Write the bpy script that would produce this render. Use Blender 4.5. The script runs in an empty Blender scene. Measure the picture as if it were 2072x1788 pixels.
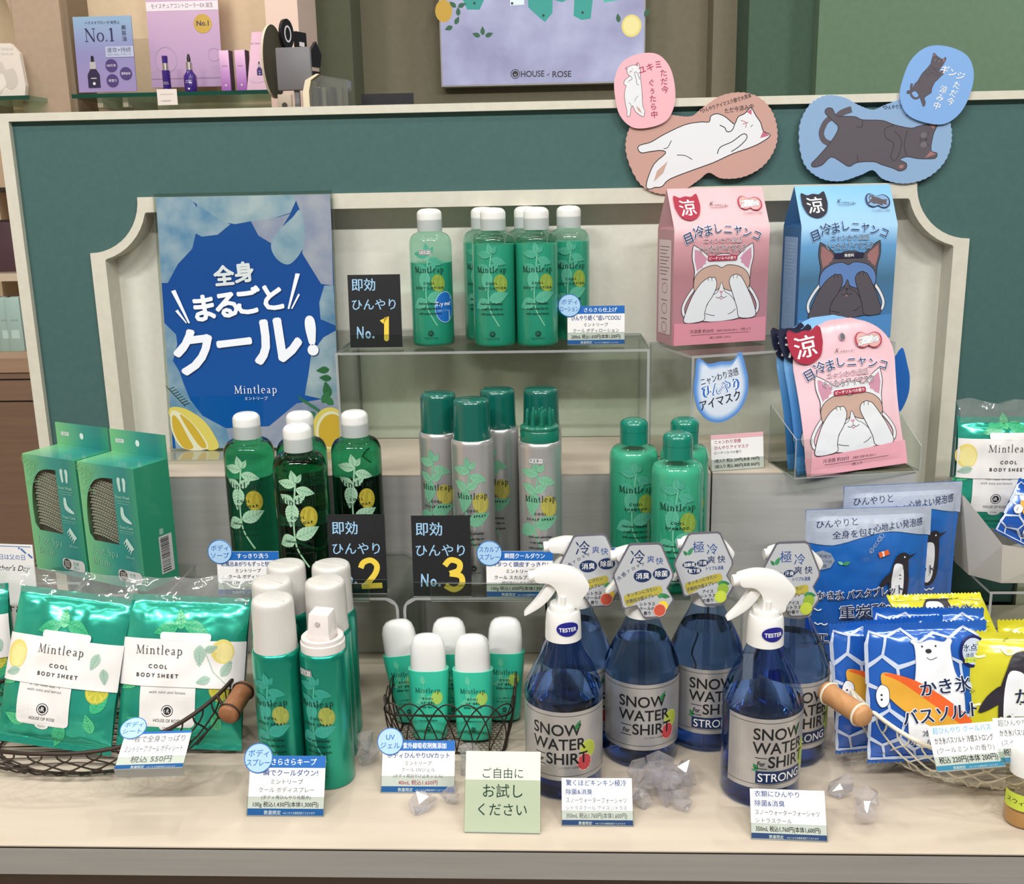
import bpy, bmesh, math, random
from mathutils import Vector, Matrix
from mathutils.geometry import tessellate_polygon
scene = bpy.context.scene
COL = scene.collection
rad = math.radians
# ------------------------------------------------------------------ camera
T = 0.80                      # height of the table top
CAMZ = T + 0.543
FPX = 2100.0
cam_d = bpy.data.cameras.new('camera'); cam = bpy.data.objects.new('camera', cam_d); COL.objects.link(cam)
cam_d.sensor_fit = 'HORIZONTAL'; cam_d.sensor_width = 36.0; cam_d.lens = 36.0*FPX/2072.0
cam_d.clip_start = 0.02; cam_d.clip_end = 60
CR = Matrix.Rotation(rad(2.6), 3, 'Z') @ Matrix.Rotation(rad(90-13.7), 3, 'X') @ Matrix.Rotation(rad(-1.1), 3, 'Z')
CP = Vector((0, 0, CAMZ))
cam.matrix_world = Matrix.Translation(CP) @ CR.to_4x4()
scene.camera = cam
def ray(u, v):
    return CR @ Vector(((u-1036)/FPX, -(v-894)/FPX, -1.0))
def onZ(u, v, z):
    d = ray(u, v); return CP + d*((z-CAMZ)/d.z)
def onY(u, v, y):
    d = ray(u, v); return CP + d*(y/d.y)
# ------------------------------------------------------------------ world, lights, exposure
w = bpy.data.worlds.new('world'); scene.world = w; w.use_nodes = True
w.node_tree.nodes['Background'].inputs[0].default_value = (1.0, 0.99, 0.97, 1)
w.node_tree.nodes['Background'].inputs[1].default_value = 0.22
vs = scene.view_settings
vs.view_transform = 'Standard'; vs.look = 'None'; vs.exposure = -0.10; vs.gamma = 1.0; vs.use_curve_mapping = False
scene.cycles.use_denoising = True
scene.cycles.max_bounces = 10; scene.cycles.transparent_max_bounces = 28
scene.cycles.transmission_bounces = 8; scene.cycles.glossy_bounces = 5; scene.cycles.diffuse_bounces = 4
scene.cycles.sample_clamp_indirect = 4.0
scene.cycles.caustics_reflective = False; scene.cycles.caustics_refractive = False
def area(name, loc, tgt, size, power, col=(1, .97, .93), sy=None, spread=180):
    l = bpy.data.lights.new(name, 'AREA'); l.energy = power; l.color = col; l.size = size; l.spread = rad(spread)
    if sy: l.shape = 'RECTANGLE'; l.size_y = sy
    else: l.shape = 'DISK'
    o = bpy.data.objects.new(name, l); COL.objects.link(o); o.location = loc
    o.rotation_euler = (Vector(tgt)-Vector(loc)).to_track_quat('-Z', 'Y').to_euler(); return o
area('ceiling_spot_light', (-0.28, 1.72, 2.75), (-0.25, 1.0, T), 0.06, 5.6)
area('ceiling_spot_light', (0.34, 1.72, 2.75), (0.30, 1.0, T), 0.06, 5.6)
area('ceiling_spot_light', (-0.75, 1.30, 2.75), (-0.45, 0.95, T), 0.09, 3.4)
area('ceiling_spot_light', (0.95, 1.25, 2.75), (0.7, 1.0, T), 0.09, 3.4)
for lx in (-1.3, -0.1, 1.2):
    area('ceiling_tube_light', (lx, 0.35, 2.8), (lx, 0.6, 0.9), 0.9, 3.5, (1, .99, .97), 0.06)
    area('ceiling_tube_light', (lx, -0.7, 2.8), (lx, 0.2, 0.9), 0.9, 29 if abs(lx) < 1 else 36, (1, .99, .97), 0.06)
area('ceiling_spot_light', (-1.0, 2.3, 2.75), (-1.0, 2.9, 1.2), 0.3, 9, (1, .93, .84))
area('ceiling_spot_light', (-1.8, 2.2, 2.75), (-1.7, 2.9, 1.0), 0.3, 3.5, (1, .93, .84))
area('ceiling_spot_light', (0.4, 2.4, 2.75), (0.3, 3.0, 1.2), 0.3, 3, (1, .97, .93))
area('ceiling_spot_light', (1.9, 2.2, 2.75), (1.6, 3.0, 1.2), 0.3, 17, (1, .97, .93))
# ------------------------------------------------------------------ materials
def hexc(h):
    h = h.lstrip('#'); c = [int(h[i:i+2], 16)/255 for i in (0, 2, 4)]
    return tuple(x/12.92 if x <= .04045 else ((x+.055)/1.055)**2.4 for x in c)+(1,)
MATS = {}
def M(col, rough=.5, metal=0, coat=0, spec=.5, trans=0, ior=1.45, key='', alpha=1, sss=0, emit=0):
    k = (col, rough, metal, coat, spec, trans, ior, key, alpha, sss, emit)
    if k in MATS: return MATS[k]
    m = bpy.data.materials.new('mat_%s_%d' % (col.lstrip('#'), len(MATS))); m.use_nodes = True
    b = m.node_tree.nodes['Principled BSDF']; c = hexc(col)
    b.inputs['Base Color'].default_value = c; b.inputs['Roughness'].default_value = rough
    b.inputs['Metallic'].default_value = metal; b.inputs['Coat Weight'].default_value = coat
    b.inputs['Coat Roughness'].default_value = .08
    b.inputs['Specular IOR Level'].default_value = spec; b.inputs['Transmission Weight'].default_value = trans
    b.inputs['IOR'].default_value = ior; b.inputs['Alpha'].default_value = alpha
    if sss: b.inputs['Subsurface Weight'].default_value = sss; b.inputs['Subsurface Radius'].default_value = (.004, .004, .004); b.inputs['Subsurface Scale'].default_value = 1
    if emit: b.inputs['Emission Color'].default_value = c; b.inputs['Emission Strength'].default_value = emit
    m.diffuse_color = c; MATS[k] = m; return m
def noise_mat(name, c1, c2, scale=(1, 1, 1), nscale=20, rough=.5, detail=4, bump=0, spec=.4, metal=0, lo=.35, hi=.65, coat=0, bscale=None):
    m = bpy.data.materials.new(name); m.use_nodes = True; nt = m.node_tree; b = nt.nodes['Principled BSDF']
    tc = nt.nodes.new('ShaderNodeTexCoord'); mp = nt.nodes.new('ShaderNodeMapping'); n = nt.nodes.new('ShaderNodeTexNoise')
    r = nt.nodes.new('ShaderNodeValToRGB')
    mp.inputs['Scale'].default_value = scale; n.inputs['Scale'].default_value = nscale; n.inputs['Detail'].default_value = detail
    nt.links.new(tc.outputs['Object'], mp.inputs[0]); nt.links.new(mp.outputs[0], n.inputs['Vector']); nt.links.new(n.outputs['Fac'], r.inputs[0])
    r.color_ramp.elements[0].position = lo; r.color_ramp.elements[1].position = hi
    r.color_ramp.elements[0].color = hexc(c1); r.color_ramp.elements[1].color = hexc(c2)
    nt.links.new(r.outputs[0], b.inputs['Base Color'])
    b.inputs['Roughness'].default_value = rough; b.inputs['Specular IOR Level'].default_value = spec; b.inputs['Metallic'].default_value = metal
    b.inputs['Coat Weight'].default_value = coat
    if bump:
        bp = nt.nodes.new('ShaderNodeBump'); bp.inputs['Strength'].default_value = bump; bp.inputs['Distance'].default_value = .002
        nt.links.new(n.outputs['Fac'], bp.inputs['Height']); nt.links.new(bp.outputs[0], b.inputs['Normal'])
    m.diffuse_color = hexc(c1); return m
def grad_mat(name, stops, axis='Z', z0=0, z1=1, rough=.4, spec=.4, coat=0, metal=0, noise=0):
    """printed colour run along one local axis of the object"""
    m = bpy.data.materials.new(name); m.use_nodes = True; nt = m.node_tree; b = nt.nodes['Principled BSDF']
    tc = nt.nodes.new('ShaderNodeTexCoord'); s = nt.nodes.new('ShaderNodeSeparateXYZ'); mr = nt.nodes.new('ShaderNodeMapRange'); r = nt.nodes.new('ShaderNodeValToRGB')
    nt.links.new(tc.outputs['Object'], s.inputs[0]); nt.links.new(s.outputs[axis], mr.inputs['Value'])
    mr.inputs['From Min'].default_value = z0; mr.inputs['From Max'].default_value = z1
    nt.links.new(mr.outputs[0], r.inputs[0])
    e = r.color_ramp.elements
    while len(e) < len(stops): e.new(.5)
    for i, (p, c) in enumerate(stops): e[i].position = p; e[i].color = hexc(c)
    nt.links.new(r.outputs[0], b.inputs['Base Color'])
    b.inputs['Roughness'].default_value = rough; b.inputs['Specular IOR Level'].default_value = spec; b.inputs['Coat Weight'].default_value = coat; b.inputs['Metallic'].default_value = metal
    m.diffuse_color = hexc(stops[0][1]); return m
def clear_mat(name, tint, gloss=1.0, rough=.03, ior=1.49, bump=0, white=0.0, bscale=60, inner=0.0):
    """clear plastic sheet: tinted see-through with fresnel reflection"""
    m = bpy.data.materials.new(name); m.use_nodes = True; nt = m.node_tree; nt.nodes.clear()
    o = nt.nodes.new('ShaderNodeOutputMaterial'); mx = nt.nodes.new('ShaderNodeMixShader'); t = nt.nodes.new('ShaderNodeBsdfTransparent')
    g = nt.nodes.new('ShaderNodeBsdfGlossy'); f = nt.nodes.new('ShaderNodeFresnel')
    t.inputs[0].default_value = hexc(tint); g.inputs['Roughness'].default_value = rough; f.inputs['IOR'].default_value = ior
    g.inputs[0].default_value = (gloss, gloss, gloss, 1)
    ge = nt.nodes.new('ShaderNodeNewGeometry'); iv = nt.nodes.new('ShaderNodeMath'); iv.operation = 'SUBTRACT'; iv.inputs[0].default_value = 1
    ml = nt.nodes.new('ShaderNodeMath'); ml.operation = 'MULTIPLY'      # reflect at the entering face only: a sheet, not a solid
    bk_ = nt.nodes.new('ShaderNodeMath'); bk_.operation = 'MULTIPLY'; bk_.inputs[1].default_value = 1-inner; nt.links.new(ge.outputs['Backfacing'], bk_.inputs[0]); nt.links.new(bk_.outputs[0], iv.inputs[1]); nt.links.new(iv.outputs[0], ml.inputs[0]); nt.links.new(f.outputs[0], ml.inputs[1])
    nt.links.new(ml.outputs[0], mx.inputs[0]); nt.links.new(g.outputs[0], mx.inputs[2])
    if white:
        d = nt.nodes.new('ShaderNodeBsdfDiffuse'); d.inputs[0].default_value = (.9, .9, .9, 1); m2 = nt.nodes.new('ShaderNodeMixShader'); m2.inputs[0].default_value = white
        nt.links.new(t.outputs[0], m2.inputs[1]); nt.links.new(d.outputs[0], m2.inputs[2]); nt.links.new(m2.outputs[0], mx.inputs[1])
    else: nt.links.new(t.outputs[0], mx.inputs[1])
    if bump:
        tc = nt.nodes.new('ShaderNodeTexCoord'); n = nt.nodes.new('ShaderNodeTexNoise'); n.inputs['Scale'].default_value = bscale; bp = nt.nodes.new('ShaderNodeBump')
        bp.inputs['Strength'].default_value = bump; bp.inputs['Distance'].default_value = .004
        nt.links.new(tc.outputs['Object'], n.inputs['Vector']); nt.links.new(n.outputs['Fac'], bp.inputs['Height'])
        nt.links.new(bp.outputs[0], g.inputs['Normal']); nt.links.new(bp.outputs[0], f.inputs['Normal'])
    nt.links.new(mx.outputs[0], o.inputs[0]); m.diffuse_color = (.9, .95, .95, .3); return m
# ------------------------------------------------------------------ objects
def link(o, parent=None):
    COL.objects.link(o)
    if parent: o.parent = parent
    return o
def thing(name, label, cat, loc=(0, 0, 0), rz=0, group=None, rx=0, ry=0):
    o = bpy.data.objects.new(name, None); o.empty_display_size = .02; link(o)
    o.location = loc; o.rotation_euler = (rad(rx), rad(ry), rad(rz)); o['label'] = label; o['category'] = cat
    if group: o['group'] = group
    return o
def tag(o, label, cat, group=None):
    o['label'] = label; o['category'] = cat
    if group: o['group'] = group
    return o
def struct(o): o['kind'] = 'structure'; return o
def relabel(o, label, group=None):
    o['label'] = label
    if group: o['group'] = group
def dup(root, loc, rz=0, label=None, group=None, rx=0, ry=0):
    r = root.copy(); COL.objects.link(r); r.location = loc; r.rotation_euler = (rad(rx), rad(ry), rad(rz))
    if label: r['label'] = label
    if group: r['group'] = group
    for ch in list(root.children):
        c = ch.copy(); COL.objects.link(c); c.parent = r
        for g in list(ch.children):
            d = g.copy(); COL.objects.link(d); d.parent = c
    return r
class B:
    """mesh collector"""
    def __init__(s): s.v = []; s.f = []; s.m = []; s.mats = []
    def mi(s, m):
        if m not in s.mats: s.mats.append(m)
        return s.mats.index(m)
    def add(s, vs, fs, mat):
        k = len(s.v); s.v += [tuple(x) for x in vs]; i = s.mi(mat)
        for f in fs: s.f.append([a+k for a in f]); s.m.append(i)
        return s
    def box(s, x0, x1, y0, y1, z0, z1, mat, xf=None):
        vs = [Vector((x, y, z)) for x in (x0, x1) for y in (y0, y1) for z in (z0, z1)]
        if xf: vs = [xf @ q for q in vs]
        return s.add(vs, [(0, 1, 3, 2), (4, 6, 7, 5), (0, 4, 5, 1), (2, 3, 7, 6), (0, 2, 6, 4), (1, 5, 7, 3)], mat)
    def lathe(s, prof, mat, n=40, ctr=(0, 0), fn=None, cap=True, sy=1.0):
        vs = []; fs = []
        for (r, z) in prof:
            for i in range(n):
                a = 2*math.pi*i/n; rr = fn(r, z, a) if fn else r
                vs.append((ctr[0]+rr*math.cos(a), ctr[1]+rr*math.sin(a)*sy, z))
        for j in range(len(prof)-1):
            for i in range(n):
                a, b = j*n+i, j*n+(i+1) % n; fs.append((a, b, b+n, a+n))
        if cap:
            if prof[0][0] > 1e-6: fs.append(tuple(reversed(range(n))))
            if prof[-1][0] > 1e-6: fs.append(tuple(range((len(prof)-1)*n, len(prof)*n)))
        return s.add(vs, fs, mat)
    def tube(s, pts, r, mat, n=6, closed=False, cap=True):
        pts = [Vector(p) for p in pts]; N = len(pts); vs = []; fs = []
        up = Vector((0, 0, 1)); prev = None
        for i, p in enumerate(pts):
            a = pts[(i-1) % N] if (closed or i > 0) else p; b = pts[(i+1) % N] if (closed or i < N-1) else p
            t = (b-a).normalized() if (b-a).length > 1e-9 else Vector((0, 0, 1))
            if prev is None:
                x = t.cross(up) if abs(t.dot(up)) < .95 else t.cross(Vector((1, 0, 0)))
            else: x = prev - t*prev.dot(t)
            if x.length < 1e-9: x = t.orthogonal()
            x.normalize(); prev = x; y = t.cross(x)
            rr = r[i] if isinstance(r, (list, tuple)) else r
            for k in range(n):
                q = 2*math.pi*k/n; vs.append(p+(x*math.cos(q)+y*math.sin(q))*rr)
        for i in range(N if closed else N-1):
            for k in range(n):
                a = i*n+k; b = i*n+(k+1) % n; c = ((i+1) % N)*n
                fs.append((a, b, c+(k+1) % n, c+k))
        if cap and not closed: fs.append(tuple(reversed(range(n)))); fs.append(tuple(range((N-1)*n, N*n)))
        return s.add(vs, fs, mat)
    def prism(s, poly, y0, y1, mat, ax='XZ', side=None):
        """extrude a closed 2D outline; ax XZ -> along Y, XY -> along Z"""
        n = len(poly); P = (lambda a, b, t: (a, t, b)) if ax == 'XZ' else ((lambda a, b, t: (a, b, t)) if ax == 'XY' else (lambda a, b, t: (t, a, b)))
        vs = [P(a, b, y0) for a, b in poly]+[P(a, b, y1) for a, b in poly]
        tri = tessellate_polygon([[Vector((a, b, 0)) for a, b in poly]])
        fs = [tuple(t) for t in tri]+[tuple(x+n for x in reversed(t)) for t in tri]
        s.add(vs, fs, mat)
        s.add(vs, [(i, (i+1) % n, (i+1) % n+n, i+n) for i in range(n)], side or mat); return s
    def grid(s, nu, nv, fn, mat, cu=False):
        vs = [fn(i/nu, j/nv) for j in range(nv+1) for i in range(nu+1)]
        fs = [(j*(nu+1)+i, j*(nu+1)+i+1, (j+1)*(nu+1)+i+1, (j+1)*(nu+1)+i) for j in range(nv) for i in range(nu)]
        return s.add(vs, fs, mat)
    def build(s, name, parent=None, smooth=None, bevel=0, bseg=2, weld=True):
        me = bpy.data.meshes.new(name); me.from_pydata(s.v, [], s.f)
        for m in s.mats: me.materials.append(m)
        me.polygons.foreach_set('material_index', s.m)
        bm = bmesh.new(); bm.from_mesh(me)
        if weld: bmesh.ops.remove_doubles(bm, verts=bm.verts, dist=1e-6)
        bmesh.ops.recalc_face_normals(bm, faces=bm.faces)
        if bevel:
            es = [e for e in bm.edges if len(e.link_faces) == 2 and e.calc_face_angle(0) > .6]
            bmesh.ops.bevel(bm, geom=es, offset=bevel, segments=bseg, profile=.5, affect='EDGES', clamp_overlap=True)
        bm.to_mesh(me); bm.free()
        if smooth or bevel:
            me.polygons.foreach_set('use_smooth', [True]*len(me.polygons)); me.set_sharp_from_angle(angle=rad(smooth or 35))
        o = bpy.data.objects.new(name, me); return link(o, parent)
# ------------------------------------------------------------------ flat print (lettering, drawings) as thin ink faces
def crom(pts, n=6, closed=False):
    P = [Vector((p[0], p[1], 0)) for p in pts]; N = len(P); out = []
    rng = range(N if closed else N-1)
    for i in rng:
        p0 = P[(i-1) % N] if closed or i > 0 else P[i]; p1 = P[i]; p2 = P[(i+1) % N]; p3 = P[(i+2) % N] if closed or i+2 < N else p2
        for k in range(n):
            t = k/n; t2 = t*t; t3 = t2*t
            q = .5*((2*p1)+(p2-p0)*t+(2*p0-5*p1+4*p2-p3)*t2+(3*p1-p0-3*p2+p3)*t3); out.append((q.x, q.y))
    if not closed: out.append((P[-1].x, P[-1].y))
    return out
_TXT = {}
def text_tris(s, bold=0, shear=0):
    k = (s, bold, shear)
    if k in _TXT: return _TXT[k]
    cu = bpy.data.curves.new('tmp_text', 'FONT'); cu.body = s; cu.size = 1; cu.resolution_u = 5 if s.isascii() else 2; cu.offset = bold; cu.shear = shear
    cu.align_x = 'LEFT'; cu.fill_mode = 'FRONT'
    o = bpy.data.objects.new('tmp_text', cu); COL.objects.link(o)
    dg = bpy.context.evaluated_depsgraph_get(); me = bpy.data.meshes.new_from_object(o.evaluated_get(dg))
    V = [(v.co.x, v.co.y) for v in me.vertices]; F = [tuple(p.vertices) for p in me.polygons]
    bpy.data.objects.remove(o); bpy.data.curves.remove(cu); bpy.data.meshes.remove(me)
    _TXT[k] = (V, F); return _TXT[k]
class Art:
    def __init__(s, sc=.001, step=1.2e-5, base=1.5e-4):
        s.b = B(); s.sc = sc; s.h = base; s.step = step; s.xf = (0, 0, 0, 1, 1)
    def at(s, x=0, y=0, rot=0, sx=1, sy=None): s.xf = (x, y, rad(rot), sx, sx if sy is None else sy); return s
    def T(s, x, y):
        X, Y, r, sx, sy = s.xf; x *= sx; y *= sy; c, q = math.cos(r), math.sin(r)
        return ((X+x*c-y*q)*s.sc, (Y+x*q+y*c)*s.sc)
    def raw(s, vs, fs, mat):
        s.h += s.step; s.b.add([s.T(x, y)+(s.h,) for x, y in vs], fs, mat); return s
    def poly(s, pts, mat, holes=()):
        loops = [[Vector((x, y, 0)) for x, y in pts]]+[[Vector((x, y, 0)) for x, y in h] for h in holes]
        flat = [p for l in ([pts]+list(holes)) for p in l]
        return s.raw(flat, [tuple(t) for t in tessellate_polygon(loops)], mat)
    def rect(s, x0, y0, x1, y1, mat, r=0):
        if r:
            p = []
            for cx, cy, a0 in ((x1-r, y1-r, 0), (x0+r, y1-r, 90), (x0+r, y0+r, 180), (x1-r, y0+r, 270)):
                for k in range(6): a = rad(a0+18*k); p.append((cx+r*math.cos(a), cy+r*math.sin(a)))
            return s.poly(p, mat)
        return s.raw([(x0, y0), (x1, y0), (x1, y1), (x0, y1)], [(0, 1, 2, 3)], mat)
    def ell(s, cx, cy, rx, ry, mat, rot=0, n=28, wob=0):
        c, q = math.cos(rad(rot)), math.sin(rad(rot)); p = []
        for i in range(n):
            a = 2*math.pi*i/n; k = 1+wob*(1 if i % 2 else -1); x, y = rx*k*math.cos(a), ry*k*math.sin(a); p.append((cx+x*c-y*q, cy+x*q+y*c))
        return s.raw(p, [tuple(range(n))], mat)
    def ring(s, cx, cy, rx, ry, w, mat, n=28):
        return s.line([(cx+rx*math.cos(2*math.pi*i/n), cy+ry*math.sin(2*math.pi*i/n)) for i in range(n)], w, mat, closed=True)
    def line(s, pts, wd, mat, closed=False, smooth=0, taper=False):
        if smooth: pts = crom(pts, smooth, closed)
        P = [Vector((x, y)) for x, y in pts]; N = len(P); vs = []; fs = []
        for i, p in enumerate(P):
            a = P[(i-1) % N] if closed or i else p; b = P[(i+1) % N] if closed or i < N-1 else p
            d = b-a
            if d.length < 1e-9: d = Vector((1, 0))
            d.normalize(); nrm = Vector((-d.y, d.x))
            w_ = wd[i] if isinstance(wd, (list, tuple)) else wd
            if taper: w_ = w_*(.35+.65*math.sin(math.pi*min(1, max(0, (i+.3)/(N-.4)))))
            vs += [tuple(p+nrm*w_/2), tuple(p-nrm*w_/2)]
        for i in range(N if closed else N-1):
            j = (i+1) % N; fs.append((2*i, 2*i+1, 2*j+1, 2*j))
        return s.raw(vs, fs, mat)
    def blob(s, pts, mat, out=None, ow=.5, n=6):
        q = crom(pts, n, True); s.poly(q, mat)
        if out: s.line(q, ow, out, closed=True)
        return s
    def text(s, t, x, y, size, mat, al='C', rot=0, bold=0, shear=0, wx=1.0, vert=False, lim=None):
        if vert:
            for i, ch in enumerate(t): s.text(ch, x, y-i*size*1.05, size, mat, 'C', rot, bold, shear, wx)
            return s
        if bold >= .01 and not t.isascii():           # heavy strokes: the glyphs laid down a few times, slightly shifted
            d = bold*size*.62; h = s.h
            of = ((-d, 0), (d, 0), (0, d*.7)) if bold < .045 else [(d*1.25*math.cos(rad(q)), d*1.25*math.sin(rad(q))) for q in range(0, 360, 45)]
            for i, (dx, dy) in enumerate(of):
                s.h = h+i*6e-6; s.text(t, x+dx, y+dy, size, mat, al, rot, 0, shear, wx, False, lim)
            return s
        V, F = text_tris(t, bold, shear)
        if not V: return s
        x0 = min(v[0] for v in V); x1 = max(v[0] for v in V)
        if lim and (x1-x0)*size*wx > lim: wx = lim/((x1-x0)*size)
        ox = {'C': -(x0+x1)/2, 'L': -x0, 'R': -x1}[al]
        c, q = math.cos(rad(rot)), math.sin(rad(rot)); vs = []
        for a, b in V:
            a = (a+ox)*size*wx; b = b*size; vs.append((x+a*c-b*q, y+a*q+b*c))
        return s.raw(vs, F, mat)
    def build(s, name, parent, fmap, cut=None, smooth=False):
        me = bpy.data.meshes.new(name); me.from_pydata(s.b.v, [], s.b.f)
        for m in s.b.mats: me.materials.append(m)
        me.polygons.foreach_set('material_index', s.b.m)
        if cut:
            bm = bmesh.new(); bm.from_mesh(me)
            xs = [v.co.x for v in bm.verts]; ys = [v.co.y for v in bm.verts]
            for ax, d, lo, hi in ((0, cut[0], min(xs), max(xs)), (1, cut[1], min(ys), max(ys))):
                if not d: continue
                k = math.ceil(lo/d)
                while k*d < hi:
                    co = Vector((0, 0, 0)); co[ax] = k*d; no = Vector((0, 0, 0)); no[ax] = 1
                    bmesh.ops.bisect_plane(bm, geom=bm.verts[:]+bm.edges[:]+bm.faces[:], dist=1e-7, plane_co=co, plane_no=no); k += 1
            bm.to_mesh(me); bm.free()
        for v in me.vertices: v.co = fmap(v.co.x, v.co.y, v.co.z)
        me.update()
        o = bpy.data.objects.new(name, me); return link(o, parent)
def flat(y=0, z=0, x=0): return lambda a, b, h: Vector((a+x, y-h, b+z))
def cyl(R, z=0, a0=0): return lambda a, b, h: Vector(((R+h)*math.sin(a/R+a0), -(R+h)*math.cos(a/R+a0), b+z))
def side_r(x): return lambda a, b, h: Vector((x+h, a, b))
# a small serif alphabet drawn as stems, hairlines and serifs (unit: x-height 1)
def serif(art, txt, x, y, size, mat, al='C', track=.16, wt=1.0):
    S, h_ = .15*wt, .07*wt
    def ser(cx, cy, w=.34): return ([(cx-w/2, cy), (cx+w/2, cy)], .075*wt)
    def arc(cx, cy, rx, ry, a0, a1, wa, wb, n=10):
        p = []; ws = []
        for i in range(n+1):
            a = rad(a0+(a1-a0)*i/n); p.append((cx+rx*math.cos(a), cy+ry*math.sin(a))); k = abs(math.cos(a)); ws.append(wa+(wb-wa)*k)
        return (p, ws)
    G = {
     'M': (1.55, [([(.22, 0), (.27, 1.5)], h_), ([(.24, 1.5), (.76, .05)], S*1.1), ([(.76, .05), (1.28, 1.5)], h_), ([(1.28, 1.5), (1.33, 0)], S), ser(.2, .03, .4), ser(1.34, .03, .42), ser(.18, 1.47, .28), ser(1.36, 1.47, .28)]),
     'N': (1.4, [([(.22, 0), (.22, 1.5)], h_), ([(.2, 1.5), (1.14, 0)], S*1.2), ([(1.14, 0), (1.14, 1.5)], h_), ser(.2, .03, .4), ser(.15, 1.47, .25), ser(1.14, 1.47, .4)]),
     'F': (1.05, [([(.25, 0), (.25, 1.5)], S*1.2), ([(.1, 1.46), (.95, 1.46)], h_), ([(.95, 1.5), (.95, 1.2)], h_), ([(.25, .78), (.72, .78)], h_), ser(.25, .03, .45)]),
     'B': (1.15, [([(.25, 0), (.25, 1.5)], S*1.2), ser(.25, .03, .4), ser(.25, 1.47, .4), arc(.45, 1.14, .42, .34, -90, 90, h_, S), arc(.45, .42, .5, .4, -90, 90, h_, S*1.1)]),
     'S': (1.0, [([(.82, 1.12), (.8, 1.35), (.5, 1.5), (.2, 1.32), (.22, 1.0), (.5, .8), (.78, .58), (.82, .25), (.5, .0), (.2, .1), (.14, .4)], [.05, .07, .1, .14, .17, .2, .18, .15, .1, .07, .05])]),
     'i': (.5, [([(.25, 0), (.25, 1)], S), ser(.25, .03), ([(.06, .93), (.25, .98)], .08), ([(.19, 1.36), (.33, 1.36)], .15)]),
     'l': (.5, [([(.25, 0), (.25, 1.62)], S), ser(.25, .03), ([(.06, 1.56), (.25, 1.6)], .08)]),
     'n': (1.0, [([(.25, 0), (.25, 1)], S), ser(.25, .03), ([(.06, .93), (.25, .98)], .08), ([(.27, .78), (.45, .94), (.62, .95), (.75, .82), (.78, .6)], [.05, .08, .11, .14, S]), ([(.78, .62), (.78, 0)], S), ser(.78, .03)]),
     'h': (1.0, [([(.25, 0), (.25, 1.62)], S), ser(.25, .03), ([(.06, 1.56), (.25, 1.6)], .08), ([(.27, .78), (.45, .94), (.62, .95), (.75, .82), (.78, .6)], [.05, .08, .11, .14, S]), ([(.78, .62), (.78, 0)], S), ser(.78, .03)]),
     't': (.62, [([(.28, 1.3), (.28, .25)], S), ([(.28, .27), (.33, .07), (.45, .03), (.58, .1)], [S, .12, .08, .05]), ([(.06, .95), (.55, .95)], .08)]),
     'e': (.85, [([(.18, .56), (.72, .56)], .06), arc(.46, .5, .31, .48, 10, 300, .08, .15, 16)]),
     'o': (.95, [arc(.48, .5, .36, .48, 0, 360, .07, .17, 20)]),
     'a': (.88, [([(.2, .8), (.35, .96), (.55, .93), (.62, .72)], [.12, .08, .1, S]), ([(.62, .74), (.62, .15), (.7, .05), (.84, .1)], [S, S, .1, .05]), ([(.62, .58), (.35, .45), (.17, .28), (.25, .06), (.45, .07), (.62, .24)], [.06, .08, .14, .12, .08, .05])]),
     'p': (1.0, [([(.25, -.5), (.25, 1)], S), ser(.25, -.47, .38), ([(.06, .93), (.25, .98)], .08), arc(.48, .5, .36, .46, 130, -130, .07, .16, 16)]),
     'r': (.68, [([(.25, 0), (.25, 1)], S), ser(.25, .03), ([(.06, .93), (.25, .98)], .08), ([(.27, .72), (.4, .92), (.58, .92)], [.05, .09, .17])]),
     's': (.72, [([(.56, .72), (.52, .92), (.35, .97), (.18, .84), (.25, .6), (.48, .45), (.56, .2), (.38, .03), (.2, .06), (.14, .28)], [.05, .06, .08, .12, .14, .14, .12, .08, .06, .05])]),
     'u': (1.0, [([(.25, 1), (.25, .3), (.35, .08), (.5, .05), (.72, .2)], [S, S, .11, .08, .05]), ([(.75, 1), (.75, 0)], S), ser(.82, .03, .2), ([(.06, .95), (.25, .97)], .08), ([(.56, .95), (.75, .97)], .08)]),
     '.': (.4, [([(.12, .08), (.28, .08)], .16)]), ' ': (.55, []),
     '1': (.8, [([(.42, 0), (.42, 1.5)], S*1.3), ser(.42, .03, .5), ([(.18, 1.3), (.42, 1.47)], .1)]),
    }
    tot = sum(G[c][0]+track for c in txt)-track; cx = {'C': -tot/2, 'L': 0, 'R': -tot}[al]
    for c in txt:
        W, st = G[c]
        h0 = art.h
        for pts, wd in st:
            art.h = h0
            art.line([(x+(cx+px)*size, y+py*size) for px, py in pts], [q*size for q in wd] if isinstance(wd, list) else wd*size, mat)
        cx += W+track
    return art
INK = {k: M(v, .55, key='ink') for k, v in dict(black='1a1a1c', white='f4f4f2', navy='1d2f5c', blue='1766b8', lblue='a9cdec', dgreen='123f30', grey='6d6d70', lgrey='c9c9c9',
    yellow='f2cf3a', gold='a89a35', red='a8243c', crimson='b02a48', pink='eab3b9', peach='dcb3a4', skin='c9a08e', green='3d8a5c', lgreen='7cc4a0', orange='e8632a', amber='e0a638', catgrey='57525a', catdark='3a363c', cat='eceef2',
    wine='6a2233', royal='1450a8', cyan='3f9fd0', lime='c8d94a', leaf='2f7a48', sky='7fb4e6', purple='4a2a86', teal='1f8f7e', ink2='2a4a8a').items()}
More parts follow.
